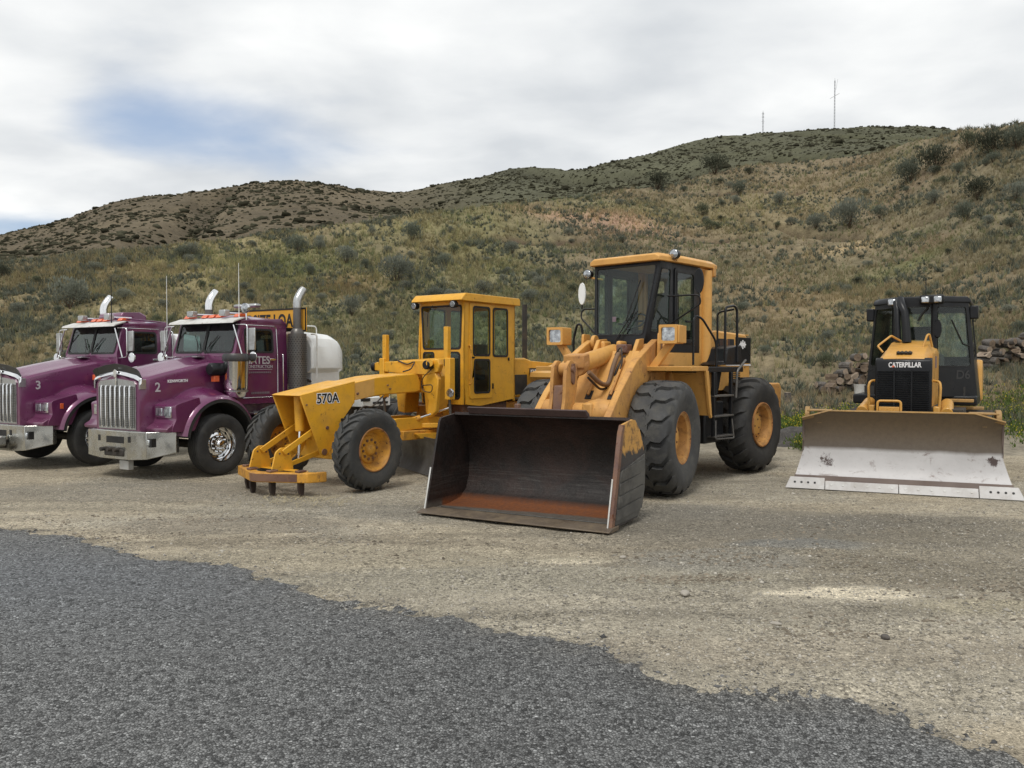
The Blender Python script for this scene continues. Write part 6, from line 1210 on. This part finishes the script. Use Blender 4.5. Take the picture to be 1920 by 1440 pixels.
def bush(x,y,z,w,h,kind,label,group,name='sagebrush'):
    o=bpy.data.objects.new(name,BM[kind]); COL.objects.link(o); o.location=(x,y,z-.04*w); o.scale=(w*.95,w*.95,h); o.rotation_euler=(0,0,random.uniform(0,6.28)); return tag(o,label,'sagebrush',group)
GN='sagebrush scattered over the near slope'
BIG=[(745,507,76,0,'large grey green sagebrush with pale twigs above and left of the grader cab'),(773,438,50,1,'round dark sagebrush high on the near slope, straight above the large grey one'),(650,480,48,0,'grey sagebrush left of the large one above the grader'),(560,460,44,1,'dark sagebrush on the crest of grass behind the white truck antenna'),
 (363,470,38,2,'pale round sagebrush at the crest between the white and yellowish antennas'),(228,492,34,2,'small pale sagebrush on the crest above the black truck antenna'),(133,552,84,0,'wide grey sagebrush on the slope behind the left truck, by the picture edge'),(8,508,34,4,'dark sagebrush cut by the left picture edge'),
 (960,466,32,0,'sagebrush standing alone on the slope between the two tall cabs'),(1046,514,22,3,'narrow dark green bush left of the loader cab mirror'),(1232,342,50,4,'dark bush on the crest straight above the loader cab'),(1316,397,34,3,'small round green bush above and right of the loader cab'),
 (1338,312,54,4,'black green bush on the skyline hollow left of the short mast'),(1385,356,40,1,'sagebrush on the upper slope under the short mast'),(1527,418,42,0,'grey bush just above the dark cut bank'),(1590,404,80,0,'widest sagebrush clump above the dark cut bank'),(1646,400,36,1,'smaller bush at the right end of the clump above the cut bank'),
 (1700,325,64,1,'dark sagebrush group high on the slope under the tall mast'),(1745,302,70,4,'dark wide sagebrush near the right skyline'),(1805,400,52,1,'round sagebrush on the right slope above the bulldozer'),(1828,356,62,4,'dark bush on the right slope, lower one of a pair'),(1900,362,50,0,'sagebrush cut by the right picture edge, halfway up the slope'),
 (1850,272,66,4,'largest bush on the right hand skyline'),(1900,264,60,1,'bush on the skyline at the right picture edge'),(1808,268,44,3,'leftmost bush of the right hand skyline row'),(1748,372,36,0,'small sagebrush between the right slope bushes'),(700,436,22,2,'tiny sagebrush left of the round dark one'),(600,452,24,2,'tiny sagebrush on the grassy crest right of the white antenna'),
 (660,575,52,2,'low grey sagebrush above the grader beam'),(1460,374,34,0,'sagebrush on the slope under the gap between the masts'),(850,470,26,3,'small green bush above the grader cab roof'),(1545,690,40,3,'green bush left of the firewood stack')]
for px,py,w,k,lab in BIG:
    x,y,z=locate(px,min(py+w*.32,690)); W_=w*y/F; bush(x,y,z,W_,W_*1.02,k,lab,None)
random.seed(5); cnt=0
ZN=[(0,430,'small sagebrush scattered on the near slope behind the purple trucks'),(430,860,'small sagebrush scattered on the near slope between the white tank and grader cab'),(860,1340,'small sagebrush scattered on the near slope behind the loader'),(1340,1920,'small sagebrush scattered on the right slope above the bulldozer')]
SZ={0:'grey green',1:'dark grey green',2:'pale grey',3:'green',4:'blackish'}
while cnt<225:
    px=random.uniform(5,1915); u=random.random(); py=np.interp(px,A_px,A_y)+8+u*(690-np.interp(px,A_px,A_y)-8)
    dn=float(fbm(np.array(px),np.array(py),.012,3,200)); 
    if random.random()>(.15+1.5*max(0,dn-.38))*(1.6 if px>1250 and py<430 else 1): continue
    x,y,z=locate(px,py); w=random.choice((.35,.45,.55,.7,.9,1.1)) if y>40 else random.choice((.3,.4,.5,.65)); k=random.choice((0,0,1,2,3,4) if px>1200 else (0,0,1,2,2,3)); zn=[q for q in ZN if q[0]<=px<q[1]] or [ZN[-1]]
    bush(x,y,z,w,w*random.uniform(.7,1.05),k,('tiny ' if w<.5 else 'small ' if w<.85 else 'mid sized ')+SZ[k]+zn[0][2][5:].replace(' scattered','').replace('between the white tank and grader cab','right of the white tank'),zn[0][2].replace('small ','')); cnt+=1
# brush on the far hills, too many to count: one mesh of the same leafy shapes
def far_brush():
    n=44000; ico=bmesh.new(); bmesh.ops.create_icosphere(ico,subdivisions=1,radius=.5); iv=np.array([v.co[:] for v in ico.verts]); ifc=np.array([[v.index for v in f.verts] for f in ico.faces]); ico.free()
    px=rng.uniform(-150,2050,n); Yc=np.interp(px,A_px,A_Y)+6; Yb=np.interp(px,B_px,B_Y); u=rng.random(n); Y=Yc+(Yb+6-Yc)*u; X=(px-960)/F*Y; d=fbm(X,Y,.035,4,210); r=np.abs(fbm(X*.9+Y*.25,Y*.18,.030,4,21)-.5)*2
    ridge=sst(.86,.98,u); k=rng.random(n)<np.clip(.26+.80*sst(.42,.66,d)+.5*(1-sst(0,.25,r))+.35*ridge*sst(.45,.6,d),0,1)*(.62+.38*sst(600,760,px)); X,Y,px=X[k],Y[k],px[k]; n=len(X); Z=terr(X,Y)-.1
    S_=np.exp(rng.normal(math.log(.56),.45,n))*(1.0-.12*sst(600,1000,px)); a=rng.uniform(0,6.28,n); c,s=np.cos(a)[:,None],np.sin(a)[:,None]; big=iv[None]*S_[:,None,None]*rng.uniform(.6,1.35,(n,len(iv),1)); big[...,2]=big[...,2]*.62+S_[:,None]*.12; big[...,0]*=rng.uniform(.8,1.7,(n,1))
    V=np.stack([big[...,0]*c-big[...,1]*s+X[:,None],big[...,0]*s+big[...,1]*c+Y[:,None],big[...,2]+Z[:,None]],-1)
    C=(np.array((.068,.066,.045))*rng.uniform(.55,1.6,(n,1,1))*rng.uniform(.75,1.3,(n,len(iv),1))).reshape(-1,3); Fc=(ifc[None]+np.arange(n)[:,None,None]*len(iv)).reshape(-1,3); struct(np_mesh('distant_brush',V.reshape(-1,3),Fc,LEAF,C),'stuff')
far_brush()
# ---- flowering weeds beside the bulldozer
def weeds():
    n=2600; c=[(7.1,20.2,1.6,.8),(14.2,20.3,2.6,1.6),(9.4,21.0,2.0,.8),(12.6,18.3,.9,.9),(6.6,17.8,.35,.25),(13.6,16.8,1.2,.8)]; k=rng.choice(len(c),n,p=[.24,.36,.16,.10,.04,.10]); cc=np.array(c)[k]
    X=cc[:,0]+rng.normal(size=n)*cc[:,2]*.6; Y=cc[:,1]+rng.normal(size=n)*cc[:,3]*.6; Z=np.maximum(terr(X,Y)-.03,-.01); nb=12; H=rng.uniform(.10,.34,n); a=rng.uniform(0,6.28,(n,nb)); rr=rng.uniform(0,.16,(n,nb)); zz=rng.uniform(.1,1,(n,nb))*H[:,None]
    bx=X[:,None]+np.cos(a)*rr; by=Y[:,None]+np.sin(a)*rr; bz=Z[:,None]+zz; s=.035; b=rng.uniform(0,6.28,(n,nb))
    V=np.stack([np.stack([bx-np.cos(b)*s*.5,by-np.sin(b)*s*.5,bz],-1),np.stack([bx+np.cos(b)*s*.5,by+np.sin(b)*s*.5,bz+.01],-1),np.stack([bx+np.cos(a)*.03,by+np.sin(a)*.03,bz+.075],-1)],2).reshape(-1,3)
    C=np.repeat((np.array((.115,.165,.045))*rng.uniform(.6,1.4,(n*nb,1))),3,0); o=np_mesh('weeds',V,np.arange(len(V)).reshape(-1,3),LEAF,C); struct(o,'stuff')
    m=4200; j=rng.integers(0,n,m); top=H[j]*rng.uniform(.75,1.12,m); q=rng.uniform(0,6.28,m); x=X[j]+np.cos(q)*.1; y=Y[j]+np.sin(q)*.1; z=Z[j]+top; s=.016
    V=np.stack([np.stack([x-s,y,z],-1),np.stack([x+s,y,z],-1),np.stack([x,y+.004,z+s*1.8],-1)],1).reshape(-1,3); C=np.tile(np.array((.55,.46,.06)),(len(V),1))*1.0; struct(np_mesh('yellow_flowers',V,np.arange(len(V)).reshape(-1,3),LEAF,C),'stuff')
weeds()
# ---------------------------------------------------------------- firewood
def log_mesh(r,l,kind,seed):
    rr=random.Random(seed); n=14; mb=MB(); ang=[2*PI*k/n for k in range(n)]
    if kind=='round': pr=[(math.cos(a)*r*rr.uniform(.92,1.06),math.sin(a)*r*rr.uniform(.92,1.06)) for a in ang]
    else:
        sp=rr.choice((.5,.35)); pr=[(math.cos(a*sp)*r*rr.uniform(.93,1.05),math.sin(a*sp)*r*rr.uniform(.93,1.05)) for a in ang]+[(rr.uniform(-.08,.08)*r,rr.uniform(-.08,.08)*r)]
        cx=sum(p[0] for p in pr)/len(pr); cz=sum(p[1] for p in pr)/len(pr); pr=[(p[0]-cx,p[1]-cz) for p in pr]
    m=len(pr); me=bpy.data.meshes.new('firewood_log'); V=[(x,-l/2+rr.uniform(-.01,.01),z) for x,z in pr]+[(x,l/2,z) for x,z in pr]; Fs=[tuple(range(m)),tuple(range(2*m-1,m-1,-1))]+[(i,i+m,(i+1)%m+m,(i+1)%m) for i in range(m)]
    me.from_pydata(V,[],Fs); me.materials.append(M['bark']); me.materials.append(M['wood']); me.materials.append(M['wood2']); q=1 if rr.random()<.6 else 2
    me.polygons[0].material_index=q; me.polygons[1].material_index=q
    if kind!='round': me.polygons[-1].material_index=q; me.polygons[-2].material_index=q
    return me
LM=[log_mesh(random.Random(i).uniform(.08,.14),random.Random(i+50).uniform(.30,.42),'round' if i%2 else 'split',i) for i in range(16)]
def woodpile(x0,x1,y,hf,label,group,seed):
    rr=random.Random(seed); x=x0; row=0
    z0=float(terr(np.array((x0+x1)/2),np.array(y)))
    lay=0; zz=0
    while zz<1.35:
        x=x0+rr.uniform(0,.2)
        while x<x1:
            if zz<hf((x-x0)/(x1-x0))-.05 and rr.random()<.96:
                me=rr.choice(LM); o=bpy.data.objects.new('firewood_log',me); COL.objects.link(o); yy=y+rr.uniform(-.14,.14)-.2*(1-zz); g=float(terr(np.array(x),np.array(yy)))
                o.location=(x+rr.uniform(-.04,.04),yy,g+.10+zz+rr.uniform(-.04,.04)); o.rotation_euler=(rr.uniform(-.2,.2),rr.uniform(0,6.28),rr.uniform(-.5,.7)+(0 if rr.random()<.88 else 1.3)); tag(o,label,'firewood',group)
            x+=rr.uniform(.17,.24)
        zz+=.155
woodpile(9.3,11.6,24.6,lambda t:.25+.62*sst(0,.5,t),'short cut log in the low firewood heap left of the bulldozer cab','firewood logs left of the bulldozer',3)
woodpile(14.3,16.6,24.8,lambda t:.80,'cut log in the heap of firewood right of the bulldozer cab','firewood logs right of the bulldozer',9)
def small(name,label,cat,px,py,mk):
    x,y,z=locate(px,py); o=mk(); o.location=(x,y,z-.02); return tag(o,label,cat)
def stump(): 
    o=MB().lathe([(-.02,.13),(.0,.12),(.26,.10),(.27,.0)],ax='z',n=14).build('tree_stump','bark'); o.data.materials.append(M['wood2']); 
    for p in o.data.polygons:
        if p.center.z>.262: p.material_index=1
    return o
small('tree_stump','short sawn stump with pale top in the grass between loader and bulldozer','stump',1477,752,stump)
def bucket(): return MB().lathe([(.0,.13),(.34,.16),(.35,.165),(.35,.15),(.02,.12)],ax='z',n=24).build('plastic_tub','dwhite')
small('plastic_tub','dirty white tub standing at the foot of the firewood','tub',1612,742,bucket)
# dark gravel heap behind the loader
def heap():
    xs=np.linspace(-1,1,50); X,Y=np.meshgrid(xs,xs); r=np.sqrt(X**2+Y**2); Z=np.maximum(0,1-r**1.3)*.36*(.7+.6*fbm(X,Y,4,4,300))-.03; x,y=6.6,18.9
    m=paint('dark_gravel',(.06,.055,.052),(.03,.028,.027),.9,dirt=.8,dcol=(.13,.12,.105),sc=5,bump=1.0,bsc=30); V=np.stack([x+X*1.3,y+Y*.8,Z+np.maximum(terr(x+X*1.3,y+Y*.8),0)-.01],-1).reshape(-1,3)
    o=np_mesh('gravel_heap',V,grid_faces(50,50),m,smooth=True); tag(o,'low heap of dark gravel behind the rear wheel of the loader','gravel heap')
heap()
# ---------------------------------------------------------------- masts on the far ridge
def mast(px,base_y,top_y,wb,label,kind):
    x,y,z=locate(px,base_y+3,150,300); X=(px-960)/F*284; yy=284; zb=float(terr(np.array(X),np.array(yy)))-.5; H=HC+(HOR-top_y)/F*yy-zb
    t=thing('radio_mast',label,'radio mast',(X,yy,zb)); m=MB(); w=wb; n=int(H/1.1)
    for k in range(3):
        a=2*PI*k/3; m.tube([(w*math.cos(a),w*math.sin(a),0),(w*math.cos(a)*.8,w*math.sin(a)*.8,H*.97)],.05,5)
    for j in range(n):
        for k in range(3):
            a=2*PI*k/3; b=2*PI*(k+1)/3; z0=H*.97*j/n; z1=H*.97*(j+1)/n; f0=1-.2*j/n; f1=1-.2*(j+1)/n; m.tube([(w*f0*math.cos(a),w*f0*math.sin(a),z0),(w*f1*math.cos(b),w*f1*math.sin(b),z1)],.03,4)
    m.build('lattice','wire',t); MB().tube([(0,0,H*.9),(0,0,H+.3)],.05,5).build('top_rod','wire',t)
    if kind: MB().tube([(-1.6,0,H*.62),(1.6,0,H*.72)],.09,5).build('cross_antenna','wire',t); MB().tube([(.3,0,H*.78),(.5,0,H*.82),(1.0,0,H*1.0)],.05,5).build('whip_antenna','wire',t)
    else:
        for f in(.55,.75,.9): MB().tube([(-.5,0,H*f),(.5,0,H*f)],.05,5).build('cross_antenna','wire',t)
mast(1560,243,153,.22,'tall thin lattice radio mast on the far ridge','tall'); mast(1427,252,213,.22,'short thin lattice mast on the far ridge','')
clean_flags()
